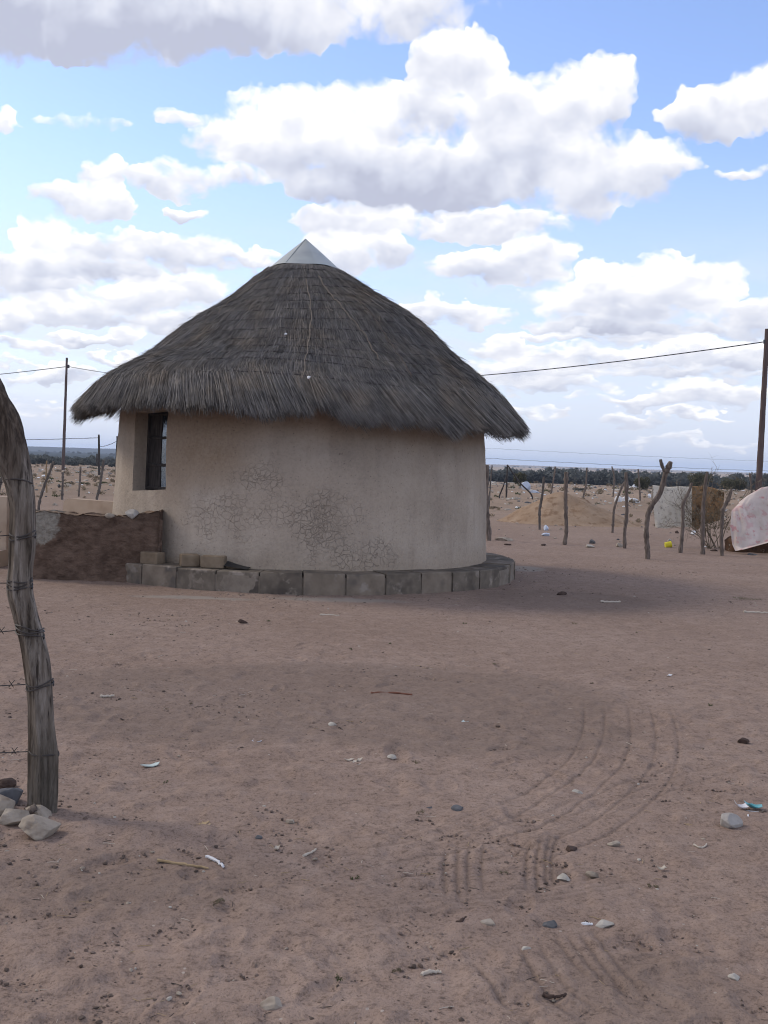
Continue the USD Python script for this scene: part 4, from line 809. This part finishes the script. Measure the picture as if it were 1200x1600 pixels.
obj('sand_heap', heap(), mat('ochre_sand', [(.3, (.235, .158, .103)), (.5, (.275, .195, .132)), (.72, (.325, .24, .17))], 2.2, 6, 1.0, .6, 30, .01, spots=[(5, .54, .68, (.19, .122, .078))], spec=.05), smooth=True, label='broad low heap of ochre sand beyond the stick fence', cat='sand heap')

# ---------------------------------------------------------------- hanging cloths
def sheet(rows, Y, seed, fold=.03, nu=44, back=None, th=.004, ydrop=.10):
    """rows: from top to hem, each [(px, py) from left to right]; folds bulge towards the camera; back: length that hangs down behind."""
    rs = []
    for i, r in enumerate(rows):
        r = np.array(r, float); x = np.linspace(0, 1, len(r)); u = np.linspace(0, 1, nu); rs.append(np.stack([np.interp(u, x, r[:, 0]), np.interp(u, x, r[:, 1])], -1))
    rs = np.array(rs); k = np.linspace(0, 1, len(rs)); kk = np.linspace(0, 1, 26); px = np.array([[np.interp(q, k, rs[:, j, 0]) for j in range(nu)] for q in kk]); py = np.array([[np.interp(q, k, rs[:, j, 1]) for j in range(nu)] for q in kk])
    u = np.linspace(0, 1, nu); U, K = np.meshgrid(u, kk); n1 = fbm(np.stack([U * 5, K * 1.1, 0 * U + seed * 1.3], -1), 3, seed); n2 = fbm(np.stack([U * 14, K * 3, 0 * U + seed * 2.1], -1), 2, seed + 1)
    yy = Y - ydrop * kk[:, None] - fold * (2.2 * n1 * (.25 + kk[:, None]) + .5 * n2); v = np.array([[at(px[i, j], py[i, j], yy[i, j]) for j in range(nu)] for i in range(26)])
    if back:
        bk = []
        for q in np.linspace(0, 1, 10)[1:]: w = v[0].copy(); w[:, 1] += .04 + .10 * q; w[:, 2] -= back * q; bk.append(w)
        w = v[0].copy(); w[:, 1] += .03; w[:, 2] += .012; v = np.concatenate([np.array(bk[::-1]), w[None], v])
    nr = len(v); f = quad_tri(grid_faces(nr, nu)); vs = v.reshape(-1, 3); m = trimesh.Trimesh(vs, f, process=False); nn = np.array(m.vertex_normals); a, b = vs + nn * th / 2, vs - nn * th / 2; N = len(vs)
    idx = np.arange(N).reshape(nr, nu); edge = np.concatenate([idx[0, :-1], idx[:-1, -1], idx[-1, :0:-1], idx[:0:-1, 0]]); e2 = np.roll(edge, -1)
    return trimesh.Trimesh(np.vstack([a, b]), np.vstack([f, f[:, ::-1] + N, np.stack([edge, edge + N, e2], 1), np.stack([e2, edge + N, e2 + N], 1)]), process=False)

def cloth_mat(name, base, spots, streak):
    g = Graph(); P = g.pos(); a = g.noise(P, 3.0, 4.0, .6); col = g.ramp(a, [(.3, tuple(np.array(base) * .8)), (.65, base)])
    for sc, lo, hi, c, amt in spots: col = g.mix(g.mr(g.noise(g.map(P, (1, 1, 1), (sc, 2 * sc, 1)), sc, 3.0, .55), lo, hi, 0, amt), col, c)
    col = g.mix(g.mr(g.noise(g.map(P, (9, 9, 1.3)), 1.0, 3.0, .6), .55, .75, 0, streak), col, tuple(np.array(base) * .6))
    return g.done(name, col, g.bump(g.noise(P, 14, 4.0, .6), .5, .02), rough=.95, spec=.05)
obj('hanging_cloth', sheet([[(1020, 759), (1045, 762), (1062, 761), (1081, 762)], [(1021, 795), (1081, 797)], [(1024, 824), (1040, 826), (1060, 823), (1081, 824)]], 23.6, 5, .06, back=.30), cloth_mat('dingy_white_cloth', (.56, .51, .43), [(9, .56, .66, (.34, .30, .24), .7), (19, .60, .66, (.20, .18, .17), .8)], .3), smooth=True, label='dingy white speckled cloth hung flat on the fence behind the forked post', cat='cloth')
obj('hanging_blanket', sheet([[(1081, 761), (1100, 760), (1118, 764), (1132, 770)], [(1081, 790), (1130, 795)], [(1081, 822), (1090, 828), (1098, 820), (1128, 812)]], 23.9, 8, .05, back=.25), cloth_mat('rust_blanket', (.215, .125, .062), [(7, .5, .62, (.12, .075, .04), .8), (16, .58, .68, (.36, .22, .11), .7), (5, .52, .6, (.05, .032, .02), .8)], .5), smooth=True, label='rust-brown blanket hanging between the white cloth and the floral sheet, behind a thorn bush', cat='blanket')
rows = [[(1155, 786), (1168, 776), (1190, 763), (1225, 757), (1300, 765)], [(1143, 798), (1165, 790), (1200, 785), (1300, 790)], [(1141, 825), (1200, 820), (1300, 815)], [(1144, 850), (1160, 856), (1200, 846), (1250, 842), (1300, 840)], [(1149, 861), (1164, 858), (1200, 848), (1250, 844), (1300, 842)]]
obj('floral_sheet', sheet(rows, 22.3, 14, .10, 70, back=.55, ydrop=.45), cloth_mat('floral_sheet_cloth', (.54, .46, .42), [(4.5, .55, .64, (.47, .28, .27), .6), (9, .58, .64, (.42, .17, .18), .7), (3, .50, .64, (.40, .34, .29), .6)], .25), smooth=True, label='large pinkish white sheet with red floral blotches draped at the right edge', cat='sheet')
q = gnd(1185, 868); rr2 = rbox(1.5, .45, .30, .05, 4, .05, .09); rr2.apply_translation((q[0] + .50, q[1] + .95, .09)); obj('rusty_scrap', rr2, cloth_mat('rusty_scrap_metal', (.11, .06, .035), [(9, .5, .62, (.05, .032, .024), .8), (20, .62, .70, (.26, .22, .18), .7)], .5), smooth=40, label='rusty brown scrap showing under the hem of the floral sheet', cat='scrap')

# ---------------------------------------------------------------- bushes
M['bush_wood'] = mat('bush_twig', two_ramp((.10, .078, .055), (.20, .165, .125)), 8, 3, .9)
def twigs(base, h, n, seed, spread=.5, r0=.012, levels=3, bend=.25):
    r_ = np.random.default_rng(seed); out = []
    def grow(p, d, L, r, lv):
        k = 6; pts = [p]; dd = d.copy()
        for _ in range(k):
            dd = dd + r_.normal(0, bend / 2, 3); dd /= np.linalg.norm(dd); pts.append(pts[-1] + dd * L / k)
        pts = np.array(pts); out.append(tube(pts, np.linspace(r, r * .45, k + 1), 4, False))
        if lv:
            for _ in range(r_.integers(3, 6)):
                j = r_.integers(2, k + 1); e = dd + r_.normal(0, .65, 3); e[2] += .12; e /= np.linalg.norm(e); grow(pts[j], e, L * r_.uniform(.35, .6), r * .5, lv - 1)
    for _ in range(n):
        a = r_.uniform(0, 2 * math.pi); d = np.array([math.cos(a) * spread, math.sin(a) * spread, 1]) * [1, 1, r_.uniform(.7, 1.3)]; d /= np.linalg.norm(d); grow(np.array(base) + [r_.normal(0, .05), r_.normal(0, .05), -.03], d, h * r_.uniform(.5, .85), r0, levels)
    return join(out)
def leaves(centres, size, seed):
    r_ = np.random.default_rng(seed); n = len(centres); a = r_.normal(size=(n, 3)); a /= np.linalg.norm(a, axis=1, keepdims=True); b = np.cross(a, r_.normal(size=(n, 3))); b /= np.linalg.norm(b, axis=1, keepdims=True); s = size * r_.uniform(.5, 1.3, n)[:, None]
    v = np.stack([centres - a * s, centres + b * s * .5, centres + a * s, centres - b * s * .5], 1).reshape(-1, 3); q = np.arange(4 * n).reshape(n, 4); return trimesh.Trimesh(v, quad_tri(q), process=False)
def crown(c, rad, n, seed, lumps=9):
    r_ = np.random.default_rng(seed); lc = r_.normal(size=(lumps, 3)); lc /= np.linalg.norm(lc, axis=1, keepdims=True); lc *= r_.uniform(.3, .75, (lumps, 1)); lc[:, 2] = np.abs(lc[:, 2]) * .9 - .15
    k = r_.integers(0, lumps, n); p = r_.normal(size=(n, 3)); p /= np.linalg.norm(p, axis=1, keepdims=True); p = lc[k] + p * r_.uniform(.15, .42, (n, 1)) ** .7 * .75; p[:, 2] = np.maximum(p[:, 2], -.42); return np.array(c) + p * np.asarray(rad)
def leaf_mat(name, a, b):
    return usdkit.material(stage, '/World/Looks/' + name, {'g': ('geometry', {}), 'n': ('noise_texture', {'scale': 1.3, 'detail': 3.0}), 'r': ('rgb_ramp', {'ramp': [(.35, a), (.68, b)]}), 'p': ('principled_bsdf', {'roughness': .8, 'specular_ior_level': .15}), 't': ('translucent_bsdf', {}), 'm': ('mix_closure', {'fac': .22})},
        [('g.position', 'n.vector'), ('n.fac', 'r.fac'), ('r.color', 'p.base_color'), ('r.color', 't.color'), ('p.BSDF', 'm.closure1'), ('t.BSDF', 'm.closure2')], surface='m.closure')
LEAF = leaf_mat('olive_leaf', (.055, .052, .025), (.115, .105, .058)); DLEAF = leaf_mat('dark_scrub_leaf', (.075, .080, .076), (.14, .142, .122)); GRASSY = leaf_mat('weed_leaf', (.060, .066, .030), (.11, .11, .058)); DRY = leaf_mat('dry_leaf', (.095, .075, .048), (.18, .145, .098))
q = at(1112, 848, 23.0); tb_ = thing('thorn_bush', 'bare twiggy thorn bush among the fence posts in front of the rust-brown blanket', 'bush', (q[0], 23.0, 0))
obj('twigs', join([twigs((q[0], 23.0, 0), 1.15, 8, 91, .55, .010, 3), twigs((q[0] + .15, 23.2, 0), 1.9, 4, 93, .42, .011, 3, .3)]), M['bush_wood'], tb_, kind='stuff'); 
obj('foliage', leaves(np.concatenate([crown((q[0], 23.0, .55), (.62, .4, .5), 900, 92), crown((q[0] + .05, 23.0, 1.1), (.6, .4, .5), 350, 94)]), .022, 95), DRY, tb_, kind='stuff')
q = at(1070, 783, 23.4); sp = thing('thorn_branch', 'leafless thorny branch poking through in front of the white cloth', 'branch', tuple(q)); obj('twigs', twigs(tuple(q + [0.05, -.12, -.15]), .75, 4, 97, .7, .008, 2, .3), M['bush_wood'], sp, kind='stuff')
def bush(px, py, wpx, hpx, seed, lab, mt, lsz=.06, n=1500, Yd=None):
    b = gnd(px, py) if Yd is None else at(px, py, Yd); Y = b[1]; z0 = float(terrain(np.array([b[0]]), np.array([Y]))[0]); w, h = wpx * Y / FPX / 2, hpx * Y / FPX
    x = thing('bush', lab, 'bush', (b[0], Y, z0)); obj('stems', twigs((b[0], Y, z0), h * .8, 5, seed, .6, .02 * h, 1), M['dark_wood'], x, kind='stuff')
    obj('foliage', leaves(crown((b[0], Y, z0 + h * .42), (w * 1.05, w * .9, h * .72), n, seed + 1), lsz * h, seed + 2), mt, x, kind='stuff')
bush(1001, 767, 30, 24, 101, 'round olive bush on the plain left of the forked post', LEAF, .055, 2600)
bush(812, 760, 24, 24, 104, 'olive bush right of the hut behind the corner post', LEAF, .055, 1800)
bush(906, 769, 24, 7, 107, 'low dark bush on the plain behind the sand heap', DLEAF, .12, 700)
bush(1095, 764, 46, 30, 110, 'wide grey-olive bush behind the thorn bush', LEAF, .055, 2600)
bush(1150, 768, 50, 26, 113, 'grey-olive bush between the thorn bush and the right utility pole', LEAF, .055, 2200)
bush(158, 790, 12, 8, 116, 'small dry bush behind the pale yard wall near the hut', DRY, .10, 500)
for i, (x, w, lab) in enumerate(((108, 22, 'leftmost clump in the line of green weeds beyond the fence'), (132, 20, 'middle clump in the line of green weeds beyond the fence'), (160, 26, 'rightmost clump in the line of green weeds, nearest the hut'))): bush(x, 757, w, 4.5, 120 + 4 * i, lab, GRASSY, .16, 500)
bush(770, 795, 30, 4.5, 140, 'flat dry weed patch right beside the hut wall beyond the fence', DRY, .16, 500)
bush(1165, 937, 60, 3.2, 143, 'sparse green weeds on the yard at the right edge', GRASSY, .22, 300)

# the belt of scrub across the valley
def instancer(name, protos, pts, scales, idx, rotz, label=None, cat=None, tilt=None):
    pi = UsdGeom.PointInstancer.Define(stage, '/World/' + name); pr_ = UsdGeom.Scope.Define(stage, f'/World/{name}/kinds'); paths = []
    for i, (m, mt, sm) in enumerate(protos):
        pth = f'/World/{name}/kinds/{name}_kind' + (f'_{i:03d}' if i else ''); usdkit.mesh(stage, pth, m, mt, smooth=sm); paths.append(pth)
    pi.CreatePrototypesRel().SetTargets([Sdf.Path(q) for q in paths]); pi.CreateProtoIndicesAttr(Vt.IntArray.FromNumpy(np.asarray(idx, np.int32))); pi.CreatePositionsAttr(Vt.Vec3fArray.FromNumpy(np.asarray(pts, np.float32)))
    pi.CreateScalesAttr(Vt.Vec3fArray.FromNumpy(np.asarray(scales, np.float32))); n = len(pts); t = np.zeros(n) if tilt is None else tilt
    qs = [Gf.Quath(*( (Gf.Rotation(Gf.Vec3d(1, 0, 0), float(b)) * Gf.Rotation(Gf.Vec3d(0, 0, 1), float(a))).GetQuat().GetReal(), *( (Gf.Rotation(Gf.Vec3d(1, 0, 0), float(b)) * Gf.Rotation(Gf.Vec3d(0, 0, 1), float(a))).GetQuat().GetImaginary()))) for a, b in zip(np.degrees(rotz), np.degrees(t))]
    pi.CreateOrientationsAttr(Vt.QuathArray(qs)); return tag(pi.GetPrim(), label, cat, kind='stuff')
g_ = np.random.default_rng(150); pts, sc, ix = [], [], []
for _ in range(2600):
    a = g_.uniform(-24, 22); d = g_.uniform(205, 345) if a > -9 else g_.uniform(170, 330)
    x, y = d * math.sin(math.radians(a)), d * math.cos(math.radians(a)); z = float(terrain(np.array([x]), np.array([y]))[0]); s = g_.uniform(.6, 1.25) * (1.0 if a > -9 else .50) * (1.25 if g_.random() < .04 else 1); pts.append((x, y, z - .1)); sc.append((s * g_.uniform(.8, 1.3), s, s * g_.uniform(.8, 1.15))); ix.append(g_.integers(0, 3))
for _ in range(500):  # scattered bushes up the far slope
    a = g_.uniform(-24, 22); d = g_.uniform(420, 2400); x, y = d * math.sin(math.radians(a)), d * math.cos(math.radians(a)); z = float(terrain(np.array([x]), np.array([y]))[0]); s = g_.uniform(.5, 1.1); pts.append((x, y, z - .1)); sc.append((s * 1.4, s, s)); ix.append(g_.integers(0, 3))
protos = [(leaves(crown((0, 0, 1.15), (1.9, 1.9, 1.75), 420, 160 + i, 8), .36, 170 + i), DLEAF, False) for i in range(3)]
instancer('scrub', protos, pts, sc, ix, g_.uniform(0, 6.28, len(pts)), 'dark belt of scrub across the shallow valley', 'scrub')

# ---------------------------------------------------------------- what lies on the ground
def zg(x, y):
    return 0.0
def flake(pts2, th=.003, curl=.02, seed=0):
    """A torn flat scrap: outline (x, y) in metres, curled a little."""
    from shapely.geometry import Polygon
    m = trimesh.creation.extrude_polygon(Polygon(pts2), th); m = m.subdivide().subdivide(); v = np.array(m.vertices); c = v[:, :2].mean(0); d = np.linalg.norm(v[:, :2] - c, axis=1); v[:, 2] += curl * (d / d.max()) ** 2 * (.6 + nz(np.stack([v[:, 0] * 25, v[:, 1] * 25, 0 * d + seed], -1), seed)); m.vertices = v; return m
def lay(m, px, py, rz=0.0, dz=.004):
    q = gnd(px, py); m = m.copy(); m.apply_transform(trimesh.transformations.rotation_matrix(rz, [0, 0, 1])); lo = m.bounds[0][2]; m.apply_translation((q[0], q[1], dz - lo)); return m
def stick(pix, rad, dz=.006, seed=0, sides=6):
    p = np.array([gnd(*q) for q in pix]); p[:, 2] += dz + rad; o_ = spline(p, 14) if len(p) > 2 else np.linspace(p[0], p[1], 14); r_ = np.random.default_rng(seed); o_ = o_ + r_.normal(0, rad * .25, o_.shape); return tube(o_, rad * np.linspace(1.1, .7, 14) * (1 + .12 * r_.normal(size=14)), sides)
LIE = M
def put(name, m, mt, lab, cat, sm=40): obj(name, m, M[mt] if isinstance(mt, str) else mt, smooth=sm, label=lab, cat=cat)
teal = plain('teal_print', (.075, .27, .30), .35, .4); offw = plain('off_white_paper', (.50, .50, .52), .6); bluew = plain('clear_blue_plastic', (.38, .42, .50), .3, .5); yel = plain('yellow_plastic', (.55, .47, .02), .4, .4); palegreen = plain('pale_green_plastic', (.40, .46, .43), .4)
put('stick', stick([(246, 1349), (326, 1361)], .0055, seed=1), 'straw', 'long straw-coloured stick lying beside a bent white strip', 'stick')
put('plastic_strip', stick([(322, 1343), (335, 1348), (349, 1360)], .006, seed=2), offw, 'bent white plastic strip right of the long straw stick', 'plastic strip')
put('plastic_shard', lay(flake([(-.05, -.012), (.03, -.02), (.05, .004), (.035, .02), (-.03, .012)], .004, .02, 1), 234, 1199, .5), palegreen, 'pale green plastic shard on the soil right of the crooked post', 'plastic shard')
wr = thing('wrapper', 'crumpled teal and white wrapper near the right edge', 'wrapper', gnd(1167, 1266)); 
obj('teal_half', lay(flake([(-.01, -.025), (.05, -.03), (.062, .005), (.03, .035), (-.012, .03)], .002, .022, 3), 1170, 1265, .1, .006), teal, wr); obj('white_half', lay(flake([(-.065, -.006), (-.02, -.026), (.0, -.02), (.0, .02), (-.03, .02)], .002, .03, 4), 1167, 1266, .1, .008), offw, wr)
obj('rim', stick([(1146, 1267.5), (1165, 1268), (1189, 1270)], .0022, .001, 5), offw, wr)
put('plastic_strip', stick([(1169, 1276), (1173, 1284), (1187, 1290)], .0035, seed=6), offw, 'bent white plastic strip just below the teal wrapper', 'plastic strip')
for (px, py, r, sd, mt, lab) in ((1140, 1293, .042, 301, 'chalk_stone', 'whitish rounded stone below the teal wrapper'), (716, 1267, .021, 302, 'grey_stone', 'dark blue-grey stone left of the curving tyre tracks'), (671, 1265, .011, 303, 'grey_stone', 'tiny dark stone left of the blue-grey stone'),
        (893, 1331, .019, 304, 'brown_stone', 'dark brown stone right of the upright tyre marks'), (881, 1375, .017, 305, 'white_stone', 'white angular fragment below the dark brown stone'), (925, 1372, .019, 306, 'pale_stone', 'pale stone right of the white angular fragment'), (960, 1322, .018, 307, 'pale_stone', 'pale stone halfway between the dark brown stone and the whitish rounded stone'),
        (763, 1447, .018, 308, 'pale_stone', 'pale stone beneath the left upright tyre marks'), (857, 1449, .018, 309, 'grey_stone', 'grey stone at the head of the slanting tyre marks'), (943, 1449, .021, 310, 'white_stone', 'white crumbly lump right of the slanting tyre marks'), (1148, 1532, .014, 311, 'white_stone', 'small white stone low near the right edge'), (1191, 1459, .017, 312, 'white_stone', 'small white stone on the right edge'),
        (427, 1577, .022, 313, 'pale_stone', 'tan stone by the bottom edge left of the middle'), (454, 1286, .014, 314, 'pale_stone', 'pale stone between the crooked post and the blue-grey stone'), (1160, 1162, .024, 315, 'brown_stone', 'dark brown clod alone on the right side of the yard'), (612, 1186, .016, 316, 'white_stone', 'small white stone at the lower edge of the dark soil'), (520, 1134, .018, 317, 'white_stone', 'white stone on the dark soil in the middle of the yard'),
        (901, 1242, .018, 318, 'white_stone', 'white stone inside the curve of the tyre tracks'), (878, 931, .04, 319, 'brown_stone', 'dark lump on the shaded soil right of the plinth'), (379, 974, .03, 320, 'brown_stone', 'dark lump on the bare soil in front of the plinth'), (502, 1145, .013, 321, 'brown_stone', 'small dark stone beside the white stone on the dark soil'), (575, 1200, .01, 322, 'white_stone', 'tiny white stone right of the pale chips'), (824, 1486, .012, 323, 'white_stone', 'tiny white stone left of the slanting tyre marks'), (404, 1310, .012, 324, 'grey_stone', 'small dark stone above the bent white strip')):
    m = rock((r * 1.15, r, r * .72), sd, 4, .34); q = gnd(px, py); m.apply_translation((q[0], q[1], r * .45)); put('stone', m, mt, lab, 'stone', 28)
for (pix, r, mt, lab, sd) in (([(580, 1086), (610, 1085.5), (644, 1088)], .008, 'red_stick', 'red-brown stick across the dark soil in the middle of the yard', 1), ([(500, 962), (530, 963.5)], .008, 'bone', 'pale stick in front of the plinth', 2), ([(938, 942), (970, 942.5)], .012, 'bone', 'pale stick on the shaded soil right of the hut', 3), ([(1162, 958), (1203, 960)], .012, 'bone', 'pale stick at the right edge of the yard', 4),
        ([(321, 1493), (370, 1496)], .0032, 'straw', 'straw stalk low in the left half of the photo', 5), ([(420, 1437), (424, 1428), (429, 1419)], .003, 'straw', 'straw stalk standing out against soil below the long stick', 6), ([(474, 1341), (494, 1331)], .005, 'bone', 'greyish twig right of the bent white strip', 7), ([(659, 1526), (672, 1524), (690, 1523)], .006, 'bone', 'pale bone-like strip near the bottom middle', 8), ([(848, 1559), (866, 1563), (884, 1558)], .006, 'brown_stone', 'dark curved stick by the bottom edge', 9),
        ([(714, 1446), (722, 1444), (726, 1438)], .007, 'brown_stone', 'curled dark leaf stalk left of the slanting tyre marks', 10), ([(1084, 1323), (1094, 1327), (1104, 1321)], .004, 'bone', 'thin pale stalk left of the whitish rounded stone', 11), ([(1166, 1405), (1180, 1406), (1193, 1403)], .003, 'straw', 'thin straw stalk at the right edge', 12), ([(157, 1091), (178, 1090)], .008, 'bone', 'whitish chip of wood right of the crooked post at mid height', 13), ([(910, 1449), (924, 1448)], .006, 'white_plastic', 'small white splinter right of the slanting tyre marks', 14)):
    put('stick', stick(pix, r, .004, 400 + sd), mt, lab, 'stick', 60)
def bits(cs, size, sd): 
    r_ = np.random.default_rng(sd); return join([lay(flake([(-size * r_.uniform(.5, 1), -size * .3), (size * r_.uniform(.5, 1), -size * .35), (size * .5, size * .4), (-size * .6, size * .3)], .004, .012, sd + i), x, y, r_.uniform(0, 3)) for i, (x, y) in enumerate(cs)])
tag(obj('pale_chips', bits([(545, 1190), (553, 1193), (560, 1191), (556, 1197)], .028, 41), M['bone']), 'cluster of pale chips in the middle of the yard', 'chips', kind='stuff')
put('paper_scrap', bits([(400, 1161)], .035, 42), offw, 'white paper scrap on the yard left of the middle', 'paper scrap')
put('paper_scrap', bits([(1034, 1361)], .024, 43), 'bone', 'pale forked scrap right of the pale stones', 'paper scrap')
put('paper_scrap', bits([(432, 1329)], .022, 44), 'bone', 'pale flat scrap left of the greyish twig', 'paper scrap')
put('green_scrap', bits([(726, 1131)], .03, 45), palegreen, 'greenish scrap on the dark soil', 'scrap')
put('paper_scrap', bits([(1046, 1057)], .035, 46), offw, 'white scrap above the curve of the tyre tracks', 'paper scrap')
tag(obj('wood_chips', bits([(305, 1296), (315, 1292), (322, 1296)], .034, 47), M['straw']), 'brownish wood chips right of the crooked post', 'wood chips', kind='stuff')
# rubbish beyond the fence
def blob_scrap(px, py, w, h, sd, mt, lab, cat):
    Y = gnd(px, py)[1]; m = rock((w * Y / FPX / 2, w * Y / FPX / 2.4, h * Y / FPX / 2), sd, 3, .34); q = gnd(px, py); m.apply_translation((q[0], q[1], h * Y / FPX * .42)); put('rubbish', m, mt, lab, cat, 40)
yt = thing('yellow_tub', 'small bright yellow plastic tub lying on its side right of the forked post', 'tub', at(1044, 856, base_Y(1044, 856))); c = at(1044, 852, base_Y(1044, 856)); c[2] = .062
tb2 = trimesh.creation.revolve(np.array([(0, -.065), (.052, -.065), (.060, -.06), (.062, .05), (.067, .052), (.067, .062), (.058, .062), (.052, -.055), (0, -.055)]), sections=28); tb2.apply_transform(trimesh.transformations.rotation_matrix(math.radians(78), [0, 1, 0])); tb2.apply_translation(c); obj('body', tb2, yel, yt, smooth=35)
blob_scrap(853, 829, 9, 8, 501, bluew, 'crumpled clear plastic bag at the foot of the curved thin post', 'plastic bag'); blob_scrap(854, 838, 11, 5, 502, bluew, 'flattened clear plastic bag below the crumpled one', 'plastic bag')
blob_scrap(921, 856, 13, 5, 503, 'white_stone', 'white flat lump between the sand heap and the fence post', 'rubble'); blob_scrap(925, 850, 9, 8, 504, 'grey_stone', 'dark lump behind the white flat lump', 'rubble'); blob_scrap(967, 855, 10, 6, 505, 'pale_stone', 'stone at the foot of the straight post by the sand heap', 'stone')
blob_scrap(1083, 836, 8, 8, 506, 'white_plastic', 'white plastic bag under the rust-brown blanket', 'plastic bag'); blob_scrap(1058, 834, 5, 5, 507, 'brown_stone', 'reddish brown lump under the white cloth', 'rubble'); blob_scrap(788, 845, 22, 5, 508, 'pale_stone', 'low pale stony patch right of the hut by the first post', 'rubble')
blob_scrap(1176, 868, 12, 4, 509, 'grey_stone', 'grey lump in front of the rusty scrap', 'rubble'); blob_scrap(849, 853, 8, 3, 510, 'brown_stone', 'dark flat lump between the sand heap and the yard', 'rubble'); blob_scrap(1116, 862, 10, 4, 511, 'brown_stone', 'dark clod between two fence posts by the thorn bush', 'rubble')
blob_scrap(966, 784, 10, 8, 512, 'white_plastic', 'white rubbish on the plain left of the far posts', 'rubbish'); blob_scrap(977, 783, 9, 9, 513, 'white_plastic', 'white rubbish behind the straight post by the sand heap', 'rubbish'); blob_scrap(989, 786, 14, 7, 514, 'white_plastic', 'white flat rubbish right of the sand heap', 'rubbish'); blob_scrap(1015, 779, 7, 7, 515, 'white_plastic', 'white rubbish left of the white cloth', 'rubbish')
blob_scrap(822, 766, 14, 12, 516, bluew, 'bluish plastic sheeting heap beside the corner post brace', 'plastic sheet'); blob_scrap(834, 771, 13, 6, 517, bluew, 'flat bluish plastic right of the corner post brace', 'plastic sheet'); blob_scrap(792, 852, 10, 3, 518, 'brown_stone', 'small dark clod below the stony patch by the hut', 'rubble')
blob_scrap(92, 762, 5, 5, 519, 'black_sheet', 'small dark object on the plain left of the tall pole', 'rubbish'); blob_scrap(112, 788, 9, 4, 520, 'white_stone', 'white stones at the left end of the pale yard wall', 'stone'); blob_scrap(85, 790, 8, 4, 521, 'pale_stone', 'pale stone right of the leaning forked post', 'stone'); blob_scrap(132, 766, 5, 4, 522, 'white_stone', 'pale lump right of the thin post beyond the yard wall', 'stone')

STRAWY = leaf_mat('bleached_grass', (.15, .115, .075), (.26, .205, .14))
# countless small stuff: grit, straw, far litter
g_ = np.random.default_rng(700)
def scatter(n, r0, r1, a0, a1, bias=1.0):
    a = np.radians(g_.uniform(a0, a1, n)); d = r0 * (r1 / r0) ** (g_.random(n) ** bias); return np.stack([d * np.sin(a), d * np.cos(a), 0 * d], -1)
p = scatter(26000, 2.6, 20, -21, 21, .9); cl = fbm(p / .55, 3, 33) + .5 * fbm(p / 2.2, 2, 34) + .15 * smoothstep(.5, -1.5, p[:, 0]); p = p[cl + g_.normal(0, .14, len(p)) > .02]
h_ = np.hypot(p[:, 0] - HX, p[:, 1] - HUT_D); p = p[h_ > PL_R + .05]; n = len(p); sz = .0023 * np.exp(np.clip(g_.normal(0, .5, n), -2, .8)) * (1 + p[:, 1] / 9); p[:, 2] = sz * .2
ix = g_.choice(6, n, p=(.27, .27, .20, .20, .022, .038)); protos = [(rock((1, .85, .65), 600 + k, 1, .3), M[t], True) for k, t in enumerate(('pebble', 'pebble', 'dark_pebble', 'dark_pebble', 'white_stone', 'pale_stone'))]
instancer('gravel', protos, p, np.stack([sz] * 3, -1) * g_.uniform(.7, 1.4, (n, 3)), ix, g_.uniform(0, 6.28, n), 'loose grit strewn over the yard soil', 'gravel')
p = scatter(1500, 2.6, 18, -21, 21, .9); n = len(p); p[:, 2] = .004; s_ = g_.uniform(.3, 1.1, n) * .017 * (1 + p[:, 1] / 14); ix = g_.choice(3, n, p=(.5, .3, .2)); st_ = [tube([(-1, 0, 0), (-.3, .06, .05), (.4, -.03, .03), (1, .05, 0)], .055, 4) for _ in range(3)]
instancer('straw_litter', [(st_[0], M['straw'], False), (st_[1], M['dark_wood'], False), (st_[2], M['bone'], False)], p, np.stack([s_] * 3, -1), ix, g_.uniform(0, 6.28, n), 'bits of dry straw and twigs strewn over the yard', 'straw')
pa = scatter(900, 42, 135, -1, 20, .55); pb = scatter(200, 24, 60, 5, 20, .8); pc = scatter(600, 34, 150, -21, -10, .6); p = np.concatenate([pa, pb, pc]); n = len(p); zt = terrain(p[:, 0], p[:, 1]); p[:, 2] = zt + .02; keep = fbm(p / 6.0, 3, 35) + g_.normal(0, .2, n) > -.08; p = p[keep]; n = len(p)
s_ = .062 * np.exp(g_.normal(0, .5, n)) * np.clip(p[:, 1] / 70, .40, 1.4); ix = g_.choice(4, n, p=(.30, .46, .08, .16))
instancer('far_litter', [(rock((1, .9, .55), 650 + k, 1, .35), M[t], False) for k, t in enumerate(('white_stone', 'pale_stone', 'white_plastic', 'grey_stone'))], p, np.stack([s_] * 3, -1) * g_.uniform(.6, 1.5, (n, 3)), ix, g_.uniform(0, 6.28, n), 'white stones and plastic litter strewn over the far plain', 'litter')
p = np.concatenate([scatter(150, 26, 140, 3, 20, .7), scatter(170, 26, 150, -21, -10, .7)]); n = len(p); p[:, 2] = terrain(p[:, 0], p[:, 1]); s_ = g_.uniform(.5, 1.2, n) * np.clip(p[:, 1] / 60, .35, 1.3)
instancer('dry_tufts', [(leaves(crown((0, 0, .1), (.30, .30, .16), 60, 680 + k, 4), .05, 690 + k), mt, False) for k, mt in enumerate((STRAWY, GRASSY))], p, np.stack([s_] * 3, -1), g_.choice(2, n, p=(.8, .2)), g_.uniform(0, 6.28, n), 'dry grass tufts scattered over the plain', 'grass')
p = scatter(46, 3.0, 16, -20, 20, .8); n = len(p); s_ = g_.uniform(.06, .16, n)
instancer('yard_weeds', [(leaves(crown((0, 0, .08), (.22, .22, .12), 26, 780 + k, 3), .05, 790 + k), mt, False) for k, mt in enumerate((GRASSY, DRY))], p, np.stack([s_] * 3, -1), g_.choice(2, n), g_.uniform(0, 6.28, n), 'tiny weeds sprouting on the yard', 'weeds')
